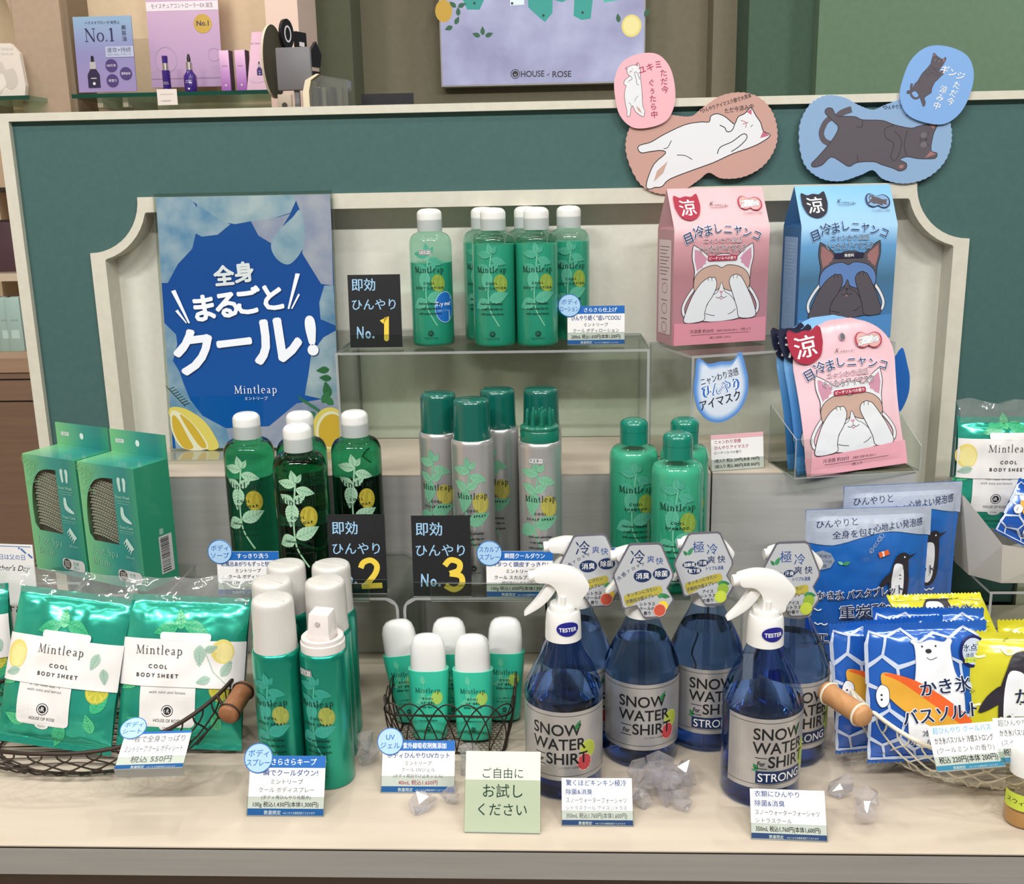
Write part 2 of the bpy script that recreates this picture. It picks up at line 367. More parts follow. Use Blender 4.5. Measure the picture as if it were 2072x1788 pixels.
# ================================================================== structure of the place
def wood_mat(name, c1, c2, rough=.45, sc=(1.2, 30, 30), nscale=3, spec=.35, coat=0):
    return noise_mat(name, c1, c2, sc, nscale, rough, 6, .03, spec, 0, .3, .75, coat)
LAM = wood_mat('pale_laminate', 'c0b3a2', 'cbbead', .5, (1.5, 25, 60), 2.2)
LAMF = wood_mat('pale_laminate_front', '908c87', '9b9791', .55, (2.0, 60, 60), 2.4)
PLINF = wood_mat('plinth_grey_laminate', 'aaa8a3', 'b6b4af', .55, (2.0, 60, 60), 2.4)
CREAM = noise_mat('cream_paint', 'cdc9ba', 'd2cebf', (1, 1, 1), 90, .5, 2, .02, .3)
NICHE = noise_mat('niche_paint', 'dcdacd', 'e0ded2', (1, 1, 1), 120, .6, 2, .03, .25)
GREEN = noise_mat('green_paint', '436260', '466562', (1, 1, 1), 150, .6, 2, .03, .25)
DARK = M('241c18', .6)
ACR = clear_mat('clear_acrylic', 'f1f4f1', .9, .02)
ACRE = clear_mat('acrylic_edge', 'a9b3ad', .9, .08, 1.5, 0, .35)
WRAP = clear_mat('clear_film', 'f6f8f7', 1.0, .06, 1.6, .9, .09, 55)
OLIVE = noise_mat('olive_wall', '8a8470', '8e8874', (1, 1, 1), 60, .7, 2, .02, .2)
OLIVE2 = noise_mat('green_grey_wall', '6c705f', '70755f', (1, 1, 1), 60, .7, 2, .02, .2)
GWALL = noise_mat('sage_wall', '66806a', '6a846e', (1, 1, 1), 60, .7, 2, .02, .2)
GWALL2 = noise_mat('deep_sage_wall', '4c6455', '4f6858', (1, 1, 1), 60, .7, 2, .02, .2)
BEIGE = noise_mat('beige_wall', 'dcc8aa', 'e0ccae', (1, 1, 1), 60, .7, 2, .02, .2)
PINKB = noise_mat('pale_column', 'b09c88', 'b4a08c', (1, 1, 1), 60, .7, 2, .02, .2)
def room(name, x0, x1, y0, y1, z0, z1, mat):
    return struct(B().box(x0, x1, y0, y1, z0, z1, mat).build(name))
room('floor', -3.4, 3.4, -2.2, 4.2, -.05, 0, noise_mat('floor_tile', 'a89c8c', 'b0a494', (1, 1, 1), 5, .35))
room('ceiling', -3.4, 3.4, -2.2, 4.2, 3.0, 3.05, M('e6e2da', .8))
room('wall_back', -.60, .49, 3.42, 3.5, 0, 3, OLIVE)
room('wall_back_centre', -.85, -.60, 3.25, 3.5, 0, 3, OLIVE2)
room('wall_back_green', .72, 3.4, 3.05, 3.5, 0, 3, GWALL)
room('wall_back_return', .54, .72, 3.10, 3.5, 0, 3, GWALL2)
room('wall_back_side', .47, .54, 3.3, 3.5, 0, 3, OLIVE)
room('wall_left', -3.4, -3.3, -2.2, 4.2, 0, 3, BEIGE)
room('wall_right', 3.3, 3.4, -2.2, 4.2, 0, 3, GWALL)
# ---- display table
t = thing('display_table', 'long pale laminate display table with grey front edge', 'table', (0, 0, 0))
b = B(); b.box(-.86, .80, .7705, 1.299, T-.0012, T, LAM); b.build('table_top', t)
b = B(); b.box(-.86, .80, .7712, 1.299, T-.0032, T-.0012, DARK); b.build('edge_strip', t)
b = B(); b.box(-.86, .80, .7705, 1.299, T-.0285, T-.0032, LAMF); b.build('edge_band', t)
b = B(); b.box(-.84, .78, .79, 1.28, 0, T-.0285, wood_mat('cabinet_front', '6a5a4e', '756456', .6)); b.build('body', t)
# ---- raised plinth boxes at the back of the table
ZB = T+.2238; YB = 1.152
for x0, x1, lab in ((-.507, -.0165, 'long pale laminate plinth box under the blue poster'), (-.0145, .1745, 'narrow pale laminate plinth box under the acrylic riser'),
                    (.1765, .405, 'pale laminate plinth box under the eye mask pouches')):
    o = thing('plinth_box', lab, 'plinth', ((x0+x1)/2, YB, T))
    h = (x1-x0)/2
    B().box(-h, h, 0, .186, .2225-.0002, .2238, LAM).build('top_panel', o)
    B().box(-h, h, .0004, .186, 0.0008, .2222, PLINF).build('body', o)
    B().box(-h+.001, h-.001, .001, .186, 0, .0008, DARK).build('base_gap', o)
# ---- green backdrop panel with the scalloped niche
YP = 1.31
px0, px1, pz1 = -.6835, .60, 1.444
NX0, NX1, NZ1, NR = -.5868, .5016, 1.3415, .0675
def niche_outline(d, zb):
    """scalloped outline inset by d, open at the bottom"""
    x0, x1, z1 = NX0+d, NX1-d, NZ1-d; r = NR+d*.35
    L = [(x0, zb), (x0, NZ1-NR-d*1.0)]
    cx, cz = NX0, NZ1; k = 12
    a0 = math.asin(min(1, d/r)); 
    R = NR+d*.55
    pts = []
    for i in range(k+1):
        a = -math.pi/2+(math.pi/2)*i/k; pts.append((NX0+R*math.cos(a), NZ1+R*math.sin(a)))
    pts = [(max(p[0], x0), min(p[1], z1)) for p in pts]
    left = [(x0, zb)]+[p for i, p in enumerate(pts)]
    mid = (NX0+NX1)/2
    return left+[(2*mid-p[0], p[1]) for p in reversed(left)]
pn = thing('backdrop_panel', 'teal green backdrop panel with cream scalloped niche behind the table', 'panel', (0, 0, 0))
zb = T
outl = niche_outline(0, zb)
n = len(outl)
big = [(px0+.0145, zb), (px0+.0145, pz1-.0095), (px1, pz1-.0095), (px1, zb)]
poly = [(px0+.0145, zb)]+[(px0+.0145, pz1-.0095), (px1, pz1-.0095), (px1, zb)]+list(reversed(outl))
tri = tessellate_polygon([[Vector((x, z, 0)) for x, z in poly]])
B().box(NX0, NX1, YP-.008, YP+.03, T-.02, T-.0005, LAM).build('niche_floor', pn)
b = B(); b.prism(poly, YP, YP+.012, GREEN); b.build('board', pn)
b = B(); b.box(px0, px1, YP-.008, YP+.10, pz1-.0095, pz1, CREAM); b.build('top_trim', pn)
b = B(); b.box(px0, px0+.0145, YP-.008, YP+.10, 0, pz1-.0095, CREAM); b.build('side_trim', pn)
b = B(); b.box(px1, px1+.0145, YP-.008, YP+.10, 0, pz1, CREAM); b.build('side_trim', pn)
inn = niche_outline(.0185, zb)
b = B()
vs = []
for (o_, i_) in zip(outl, inn): vs += [(o_[0], YP-.006, o_[1]), (i_[0], YP-.006, i_[1]), (i_[0], YP+.030, i_[1]), (o_[0], YP, o_[1])]
fs = []
for i in range(n-1):
    a, c = 4*i, 4*(i+1); fs += [(a, a+1, c+1, c), (a+1, a+2, c+2, c+1), (a, c, c+3, a+3)]
b.add(vs, fs, CREAM); b.build('niche_trim', pn)
B().box(NX0, NX1, YP+.030, YP+.040, zb, NZ1, NICHE).build('niche_wall', pn)
B().box(px0+.01, px1, YP+.056, YP+.10, 0, pz1-.0095, CREAM).build('rear_board', pn)
# ---- acrylic risers
def plate(b, pts, th, nrm, mat=ACR, edge=ACRE):
    """thin sheet from 4 corner points with brighter cut edges"""
    nrm = Vector(nrm).normalized()*th; P = [Vector(p) for p in pts]; vs = P+[p+nrm for p in P]
    b.add(vs, [(0, 1, 2, 3), (7, 6, 5, 4)], mat); b.add(vs, [(i, (i+1) % 4, (i+1) % 4+4, i+4) for i in range(4)], edge)
def riser(name, label, cor, z0, z1, back=False, th=.003, front=False):
    """cor: front-left, front-right, back-right, back-left (x,y)"""
    c0 = Vector(((cor[0][0]+cor[1][0])/2, (cor[0][1]+cor[1][1])/2, z0)); t = thing(name, label, 'riser', c0)
    q = [(Vector((x, y, 0))-Vector((c0.x, c0.y, 0))) for x, y in cor]; h = z1-z0
    b = B(); plate(b, [(p.x, p.y, h-th) for p in q], th, (0, 0, 1)); b.build('top_plate', t, weld=False)
    for i, j in ((0, 3), (1, 2)):
        a, c = q[i], q[j]; inw = (q[1]-q[0]).normalized()*(1 if i == 0 else -1)
        b = B(); plate(b, [(a.x, a.y, 0), (c.x, c.y, 0), (c.x, c.y, h-th), (a.x, a.y, h-th)], th, inw); b.build('side_plate', t, weld=False)
    if back:
        a, c = q[3], q[2]; b = B(); plate(b, [(a.x, a.y, 0), (c.x, c.y, 0), (c.x, c.y, h-th), (a.x, a.y, h-th)], th, -(q[3]-q[0])); b.build('back_plate', t, weld=False)
    return t
ZL = T+.36
riser('acrylic_riser', 'clear acrylic riser carrying the green body lotion bottles', [(-.2605, 1.199), (.1075, 1.199), (.1075, 1.335), (-.2605, 1.335)], ZB, ZL, True)
rb = [onZ(1400, 720, ZL), onZ(1812, 692, ZL)]; rb = [(p.x, p.y) for p in rb]; dx, dy = rb[1][0]-rb[0][0], rb[1][1]-rb[0][1]; ln = math.hypot(dx, dy)
nb = (-dy/ln*.115, dx/ln*.115)
riser('acrylic_riser', 'clear acrylic riser under the two eye mask cartons', [rb[0], rb[1], (rb[1][0]+nb[0], rb[1][1]+nb[1]), (rb[0][0]+nb[0], rb[0][1]+nb[1])], ZB, ZL)
ZS = T+.131
def bent(name, label, x0, x1, y0, y1, z1, r=.014, th=.003):
    t = thing(name, label, 'riser', ((x0+x1)/2, y0, T)); h = z1-T; w = (x1-x0)/2; d = y1-y0
    prof = [(-w, 0), (-w, h-r)]+[(-w+r-r*math.cos(rad(a)), h-r+r*math.sin(rad(a))) for a in (22, 45, 68, 90)]
    prof += [(-x, z) for x, z in reversed(prof)]
    inn = [(x+(th if x < 0 else -th) if (abs(x) > w-r*.75) else x, z-(th if z > h-r*.6 else 0)) for x, z in prof]
    b = B(); n = len(prof)
    vs = [(x, 0, z) for x, z in prof]+[(x, d, z) for x, z in prof]+[(x, 0, z) for x, z in inn]+[(x, d, z) for x, z in inn]
    b.add(vs, [(i, i+1, n+i+1, n+i) for i in range(n-1)]+[(2*n+i, 3*n+i, 3*n+i+1, 2*n+i+1) for i in range(n-1)], ACR)
    b.add(vs, [(i, i+1, 2*n+i+1, 2*n+i) for i in range(n-1)]+[(n+i, 3*n+i, 3*n+i+1, n+i+1) for i in range(n-1)]+[(0, n, 3*n, 2*n), (n-1, 3*n-1, 4*n-1, 2*n-1)], ACRE)
    b.build('bent_sheet', t, weld=False)
    b = B(); plate(b, [(-w+.03, -.0015, h-.004), (w-.03, -.0015, h-.004), (w-.03, -.0015, h+.016), (-w+.03, -.0015, h+.016)], .0014, (0, 1, 0)); b.build('front_lip', t, weld=False)
    return t
xl = [onZ(u, 1216, ZS).x for u in (393, 803, 812)]
bent('acrylic_shelf', 'clear bent acrylic shelf carrying the dark green body soap bottles', xl[0], xl[1], 1.008, 1.149, ZS)
bent('acrylic_shelf', 'clear bent acrylic shelf carrying the silver scalp spray cans and shampoo', xl[2], .190, 1.008, 1.149, ZS)
ZR = T+.10
riser('acrylic_riser', 'clear acrylic riser under the white paper bin', [(.477, 1.098), (.70, 1.098), (.70, 1.225), (.477, 1.225)], T, ZR, True)
ZF = T+.125
riser('acrylic_riser', 'clear acrylic riser under the foot brush box with barcode side', [(-.532, 1.034), (-.424, 1.034), (-.424, 1.128), (-.532, 1.128)], T, ZF)
riser('acrylic_riser', 'clear acrylic riser under the farther foot brush box', [(-.622, 1.070), (-.535, 1.070), (-.535, 1.166), (-.622, 1.166)], T, ZF)
# ================================================================== bottles and cans
CAPSHADE = M('b3bab8', .35, coat=.4); CAPW = M('e9e9e6', .28, coat=.6, sss=.0); CAPW2 = M('cfccc7', .35, coat=.5)  # grey cap base: shade on the white cap's upright side put into colour
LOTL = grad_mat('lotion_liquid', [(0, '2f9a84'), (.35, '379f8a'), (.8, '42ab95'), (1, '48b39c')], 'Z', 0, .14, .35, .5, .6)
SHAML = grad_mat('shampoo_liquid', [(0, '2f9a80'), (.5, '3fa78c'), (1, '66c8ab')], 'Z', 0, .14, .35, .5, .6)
GSHELL = clear_mat('green_plastic_shell', 'd3efe5', .9, .03, 1.5)
SOAPM = M('37b483', .0, trans=1, ior=1.36, key='soap')
SOAPL = clear_mat('soap_shell', 'cfeee0', .9, .03, 1.5)
GCAP = M('0f7a66', .25, coat=.7); DGCAP = M('0c5c50', .22, coat=.8)
TEALCAN = M('1fa48c', .3, metal=.75, coat=.4); SILVER = M('cfcdcd', .3, metal=.72)
IPALE = M('a7cfae', .5, key='ip'); IPALE2 = M('86bd9c', .5, key='ip'); ISTEM = M('9cc9a4', .5, key='ip'); IVEIN = M('2c7a62', .5, key='ip')
ILEM = M('a89b30', .5, key='ip'); ILEM2 = M('c0b040', .5, key='ip'); IMINT = M('10241d', .5, key='ip')
def leaf(a, x, y, L, W, ang, mat, vein=None, n=9, vw=.22):
    c, q = math.cos(rad(ang)), math.sin(rad(ang)); R = lambda u, v: (x+u*c-v*q, y+u*q+v*c)
    up = []; dn = []
    for i in range(n+1):
        t = i/n; wv = W/2*math.sin(math.pi*t**.75)*(1+.0*t)
        up.append(R(L*t, wv)); dn.append(R(L*t, -wv))
        if i < n:
            t2 = (i+.8)/n; w2 = W/2*math.sin(math.pi*t2**.75)*1.12; up.append(R(L*t2, w2)); dn.append(R(L*t2, -w2))
    a.poly(up+list(reversed(dn))[1:-1], mat)
    if vein:
        a.line([R(0, 0), R(L*.95, 0)], vw*1.3, vein)
        h = a.h
        for k in range(1, 6):
            t = k/6.5; wv = W/2*math.sin(math.pi*t**.75)*.85
            for sgn in (1, -1): a.h = h; a.line([R(L*t, 0), R(L*(t+.14), sgn*wv)], vw, vein)
def lemon_half(a, x, y, rx, ry, rim, flesh, rot=0, pith=None):
    a.ell(x, y, rx, ry, rim, rot); a.ell(x, y, rx*.88, ry*.88, pith or flesh, rot)
    for k in range(8):
        t0 = k*math.pi/4+.1; t1 = t0+.58; c, q = math.cos(rad(rot)), math.sin(rad(rot))
        P = [(0, 0)]+[(rx*.8*math.cos(t), ry*.8*math.sin(t)) for t in (t0, (t0+t1)/2, t1)]
        a.poly([(x+px*c-py*q, y+px*q+py*c) for px, py in P], flesh if pith else rim); a.h -= a.step
    a.h += a.step
def logo(a, x, y, r, mat, bg, w=None):
    a.ring(x, y, r, r, r*.14, mat, 20); a.ell(x, y, r*.72, r*.72, mat, n=18)
    a.text('R', x+r*.1, y-r*.38, r*1.1, bg, bold=.01); a.text('H', x-r*.28, y-r*.38, r*.8, bg)
    a.text('HOUSE OF ROSE', x, y-r*2.0, r*.8, mat, lim=w or r*4.4)
def plant(a, pale, pale2, stem, vein, lem, lem2, vw=.25):
    a.line([(8, 26), (4, 33), (-2, 45), (-4, 58), (-4, 75), (-2, 95), (0, 112)], 1.6, stem, smooth=4)
    lemon_half(a, 11, 77, 8.5, 11, lem, lem2, 12)
    leaf(a, -4, 57, 20, 13, 208, pale, vein, vw=vw); leaf(a, -3, 57, 25, 13, 20, pale, vein, vw=vw)
    leaf(a, -4, 92, 25, 13, 262, pale, vein, vw=vw); leaf(a, -3, 92, 16, 9, 150, pale2, vein, vw=vw); leaf(a, -3, 92, 15, 8, 35, pale2, vein, vw=vw)
    leaf(a, 0, 110, 19, 9, 172, pale2, vein, vw=vw); leaf(a, 0, 106, 19, 9, 340, pale2, vein, vw=vw); leaf(a, -1, 112, 13, 7, 100, pale, vein, vw=vw); leaf(a, 1, 112, 10, 5, 60, pale2, vein, vw=vw)
def front_text(a, lines, ink=IMINT, bg=None, zs=(90, 76, 70.5), tg=(52, 46, 40), lg=17, sc=1.0, x=0, wt=1.3):
    serif(a, 'Mintleap', x, zs[0], 4.6*sc, ink, wt=wt)
    a.text('C O O L', x, zs[1], 3.6*sc, ink, bold=.03); a.text(' '.join(lines), x, zs[2], 3.6*sc, ink, bold=.03, lim=34*sc)
    for z, s_ in zip(tg, ('Cool and refreshing -', 'a real relief like ice', 'with mint and lemon.')): a.text(s_, x, z, 3.3*sc, ink, shear=.35, bold=.02)
    if lg: logo(a, x, lg, 3.3*sc, ink, bg or IPALE, 16*sc)
def sticker(a, x, y, w=15, h=6):
    a.rect(x-w/2, y-h/2, x+w/2, y+h/2, INK['lgrey'], 1); a.rect(x-w/2+.4, y-h/2+.4, x+w/2-.4, y+h/2-.4, INK['black'], .8); a.rect(x-w/2+.9, y-h/2+.9, x+w/2-.9, y+h/2-.9, INK['lgrey'], .6)
    a.text('テスター', x, y-h*.24, h*.62, INK['black'], bold=.03, lim=w*.8)
def mm(prof): return [(r*.001, z*.001) for r, z in prof]
BODY = [(0, .6), (22, .6), (22.5, 0), (24.2, .3), (25.2, 1.6), (25.5, 4), (25.5, 122)]+[(25.5-10*(1-math.cos(rad(a))), 122+14*math.sin(rad(a))) for a in (15, 30, 45, 60, 75, 88)]+[(14.2, 137.6), (13.2, 138.4)]
CAPB = [(13.4, 138.2), (14.9, 138.2), (14.9, 151)]; CAPT = [(14.6, 151), (14.6, 151.4), (14.9, 151.6), (14.9, 158)]+[(14.9-8.5*(1-math.cos(rad(a))), 158+6.5*math.sin(rad(a))) for a in (18, 36, 54, 72, 90)]+[(0, 165)]
def mint_bottle(kind, label, loc, rz=0, tester=False, tryme=False):
    ck = {'lotion': 1, 'soap': .925, 'shampoo': .985}[kind]
    t = thing({'lotion': 'lotion_bottle', 'soap': 'soap_bottle', 'shampoo': 'shampoo_bottle'}[kind], label, 'bottle', loc, rz)
    lines = {'lotion': 'BODY LOTION', 'soap': 'BODY SOAP', 'shampoo': 'SHAMPOO'}[kind]
    if kind == 'soap':
        B().lathe(mm(BODY), SOAPM, 44).build('bottle_body', t, 40)
    else:
        B().lathe(mm(BODY), GSHELL, 44).build('bottle_body', t, 40)
        lv = 102 if tester else (124 if kind == 'lotion' else 131)
        pr = [(0, 1.5), (23, 1.5), (24.6, 3), (25.0, 5)]+[(min(25.0, 25.2-10*(1-math.cos(math.asin(max(0, min(1, (z-122)/14)))))) if z > 122 else 25.0, z) for z in range(20, lv+1, 3)]+[(0, lv+.3)]
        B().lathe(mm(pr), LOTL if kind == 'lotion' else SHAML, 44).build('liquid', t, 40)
    cm = CAPW if kind != 'shampoo' else GCAP
    c = B().lathe(mm([(r*ck, z) for r, z in CAPB]), cm if kind == 'shampoo' else CAPSHADE, 36).build('cap', t, 40); B().lathe(mm([(r*ck, z) for r, z in CAPT]), cm, 36).build('cap_lid', c, 40)
    a = Art()
    if kind == 'soap': plant(a, IPALE, IPALE, ISTEM, IVEIN, ILEM, ILEM2)
    else: plant(a, M('56ac90', .5, key='ip'), M('4aa58a', .5, key='ip'), M('6bb898', .5, key='ip'), M('338f76', .5, key='ip'), M('7d9a3c', .5, key='ip'), M('8fa644', .5, key='ip'))
    front_text(a, lines, bg=M('2a8f78', .5, key='ip'), wt=1.35)
    if tester: sticker(a, -4, 114)
    a.build('front_print', t, cyl(.0255), (.004, 0))
    if tryme:
        a = Art(base=4e-4); a.ell(19, 48, 13.5, 19, INK['lblue']); a.ell(19, 48, 12.8, 18.2, INK['blue']); serif(a, 'Tr', 10.5, 50, 4, INK['white'], 'L') if 0 else a.text('Try me!', 17, 50, 6.5, INK['white'], bold=.02); a.text('お試しください', 17, 43, 3, INK['lblue'], lim=16)
        a.build('round_sticker', t, cyl(.0255), (.003, 0))
    k = {'lotion': (1, .985), 'soap': (1.09, 1.079), 'shampoo': (1.045, 1.024)}[kind]; t.scale = (k[0], k[0], k[1])
    return t
# lotions on the high riser
def at_riser(u, v): return onZ(u, v, ZL)
G1 = 'body lotion bottles on the high riser'
l0 = mint_bottle('lotion', 'green body lotion tester bottle with half sunk liquid and blue round sticker', at_riser(878, 696), 0, True, True)
l1 = mint_bottle('lotion', 'front green body lotion bottle beside the tester bottle, full view of print', at_riser(1003, 698), -4); l1['group'] = G1
relabel(l1, 'full green body lotion bottle in front row of the riser, nearer the tester')
def drop(p, z): return Vector((p.x, p.y, z))
def cp(src, u, v, z, rz, lab, grp=None, base=None): return dup(src, drop(onZ(u, v, z), base or z), rz, lab, grp)
cp(l1, 1088, 697, ZL, 3, 'full green body lotion bottle in front row, touching the price card side', G1)
b0 = 'full green body lotion bottle half hidden in back row of the riser'
cp(l1, 983, 685, ZL, -8, 'green body lotion bottle half hidden in back row, nearer the tester bottle', G1)
cp(l1, 1068, 684, ZL, -8, 'green body lotion bottle of which mostly the cap shows between two front bottles', G1)
cp(l1, 1152, 685, ZL, 5, 'back row green body lotion bottle right behind the blue lotion price card', G1)
# body soaps on the bent shelf
G2 = 'body soap bottles on the acrylic shelf'; ZSC = ZS+.178; ZHC = ZS+.169
s0 = mint_bottle('soap', 'clear dark green body soap bottle standing foremost, behind spray cans', drop(onZ(600, 856, ZSC), ZS), 3); s0['group'] = G2
cp(s0, 497, 833, ZSC, -4, 'clear dark green body soap bottle behind the body soap price card', G2, ZS)
cp(s0, 605, 831, ZSC, 0, 'clear dark green body soap bottle mostly hidden behind the foremost one', G2, ZS)
cp(s0, 716, 829, ZSC, 6, 'clear dark green body soap bottle behind the number 2 chalkboard', G2, ZS)
# shampoos
G3 = 'green shampoo bottles on the acrylic shelf'
h0 = mint_bottle('shampoo', 'green shampoo bottle with green cap standing foremost of three', drop(onZ(1372, 872, ZHC), ZS), -4); h0['group'] = G3
cp(h0, 1283, 845, ZHC, 2, 'green shampoo bottle with green cap beside the silver spray cans', G3, ZS)
cp(h0, 1386, 844, ZHC, 4, 'green shampoo bottle with green cap hidden behind the foremost shampoo', G3, ZS)
# ---- aerosol cans
def spray_can(kind, label, loc, rz=0, tester=False):
    t = thing('body_spray_can' if kind == 'body' else 'scalp_spray_can', label, 'spray can', loc, rz)
    top = 137 if kind == 'body' else 161; H = 183 if kind == 'body' else 200
    mt = TEALCAN if kind == 'body' else SILVER
    pr = [(0, 2), (18, 2), (19.5, .4), (20.8, 0), (22.1, .8), (22.5, 2.4), (22.5, top-9)]+[(22.5-3.6*(1-math.cos(rad(a)))-(1.2 if a > 60 else 0), top-9+7*math.sin(rad(a))) for a in (20, 40, 60, 80)]+[(17.5, top-.5), (0, top)]
    B().lathe(mm(pr), mt, 44).build('can', t, 40)
    if not tester:
        cm = CAPW2 if kind == 'body' else DGCAP
        pr = [(19.9, top-4), (20.4, top-3.5), (19.9, top+5), (19.3, H-7), (19.1, H-4), (18.4, H-1.6), (16.8, H-.3), (15, H), (0, H)]
        c = B().lathe(mm(pr), cm, 40).build('cap', t, 40)
        B().box(-.0165, .0165, -.002, -.0008, H*.001, H*.001+.0005, cm, Matrix.Rotation(rad(-20), 3, 'Z').to_4x4()).build('cap_ridge', c)
    elif kind == 'body':
        cm = M('e2dad6', .35, coat=.4)
        pr = [(19.8, top-3), (20.6, top-2.5), (20.6, top+5), (19.6, top+6), (19.4, top+9.5), (18.2, top+10.4), (14.0, top+9), (13, top+6), (0, top+6)]
        c = B().lathe(mm(pr), cm, 40).build('spray_collar', t, 40)
        b = B(); z0, z1 = (top+4)*.001, (top+34)*.001
        b.add([(-.0115, -.010, z0), (.0115, -.010, z0), (.0115, .010, z0), (-.0115, .010, z0), (-.0098, -.006, z1-.002), (.0098, -.006, z1-.002), (.0098, .009, z1), (-.0098, .009, z1)],
              [(3, 2, 1, 0), (4, 5, 6, 7), (0, 1, 5, 4), (1, 2, 6, 5), (2, 3, 7, 6), (3, 0, 4, 7)], cm)
        n_ = b.build('nozzle', t, bevel=.0012)
        B().tube([(0, -.0078, z1-.010), (0, -.0092, z1-.010)], .0022, M('bdb6b2', .4), 12).build('nozzle_hole', n_)
    else:
        cm = M('0b6a55', .28, coat=.6)
        pr = [(19.6, top-3), (20.6, top-2.5), (20.6, top+8), (19.8, top+9), (20.4, top+10), (20.2, top+12), (18.5, top+13.4), (10, top+13.8), (0, top+13.8)]
        c = B().lathe(mm(pr), cm, 40).build('massage_head', t, 40)
        tooth = B().lathe(mm([(2.6, 0), (1.9, 8), (1.7, 15), (1.0, 16.6), (0, 17)]), cm, 10).build('tooth', c, 40)
        spots = [(13.5*math.cos(rad(a)), 13.5*math.sin(rad(a))) for a in range(0, 360, 40)]+[(6.5*math.cos(rad(a)), 6.5*math.sin(rad(a))) for a in range(20, 360, 72)]
        tooth.location = (spots[0][0]*.001, spots[0][1]*.001, (top+12.5)*.001)
        for x, y in spots[1:]:
            o = tooth.copy(); COL.objects.link(o); o.parent = c; o.location = (x*.001, y*.001, (top+12.5)*.001)
    a = Art(); R = .0225
    if kind == 'body':
        plant(a.at(0, 6, 0, .9), M('3aa290', .45, key='ip'), M('309a88', .45, key='ip'), M('4aaa96', .45, key='ip'), M('2a8a78', .45, key='ip'), M('8f9a48', .45, key='ip'), M('a3a850', .45, key='ip'))
        a.at(); front_text(a, 'BODY SPRAY', bg=M('2a9a86', .5, key='ip'), zs=(85, 72, 66), tg=(50, 44, 38), lg=20, sc=.92)
        if tester: sticker(a, -9, 118, 15, 6.5)
    else:
        g1, g2 = M('6fae8c', .5, key='ip'), M('7db896', .5, key='ip')
        plant(a.at(-2, 10, 0, 1.06), g1, g2, g1, M('5f9c7c', .5, key='ip'), M('a6a04a', .5, key='ip'), M('b5ac56', .5, key='ip'))
        a.at(); front_text(a, 'SCALP SPRAY', bg=M('b9b7b6', .5, key='ip'), zs=(97, 83, 77), tg=(58, 52, 46), lg=20, sc=.92)
        if tester: sticker(a, -4, 141, 16, 7)
    a.build('front_print', t, cyl(R), (.004, 0)); return t
G4 = 'silver scalp spray cans on the acrylic shelf'; ZPC = ZS+.200
c0 = spray_can('scalp', 'silver scalp spray can with dark green cap behind the number 3 chalkboard, foremost', drop(onZ(953, 806, ZPC), ZS), 0); c0['group'] = G4
cp(c0, 886, 794, ZPC, -8, 'silver scalp spray can with dark green cap on the soap side of its row', G4, ZS)
cp(c0, 1006, 786, ZPC, -14, 'silver scalp spray can with dark green cap in the back between two others', G4, ZS)
cp(c0, 1094, 785, ZPC, 20, 'silver scalp spray can with dark green cap hidden behind the comb headed tester', G4, ZS)
p = c0.location; q = onZ(1096, 1178, ZS)
spray_can('scalp', 'silver scalp spray tester with green comb teeth head instead of cap', (q.x, min(q.y, p.y), ZS), 0, True)
G5 = 'teal body spray cans on the table'
ZC = T+.183
p0 = spray_can('body', 'teal body spray can with frosted cap beside the uncapped tester can', Vector((-.2632, .8815, T)), -10); p0['group'] = G5
cp(p0, 549, 1172, ZC, -14, 'teal body spray can with frosted cap in the middle of its file of three', G5, T)
cp(p0, 578, 1139, ZC, 5, 'teal body spray can with frosted cap, rearmost of its file, before the soap price card', G5, T)
cp(p0, 657, 1173, ZC, 8, 'teal body spray can with frosted cap directly behind the uncapped tester can', G5, T)
cp(p0, 669, 1139, ZC, 2, 'teal body spray can with frosted cap, rearmost, in front of the number 2 chalkboard', G5, T)
spray_can('body', 'uncapped teal body spray tester can with pale pink nozzle', Vector((-.2185, .880, T)), -14, True)
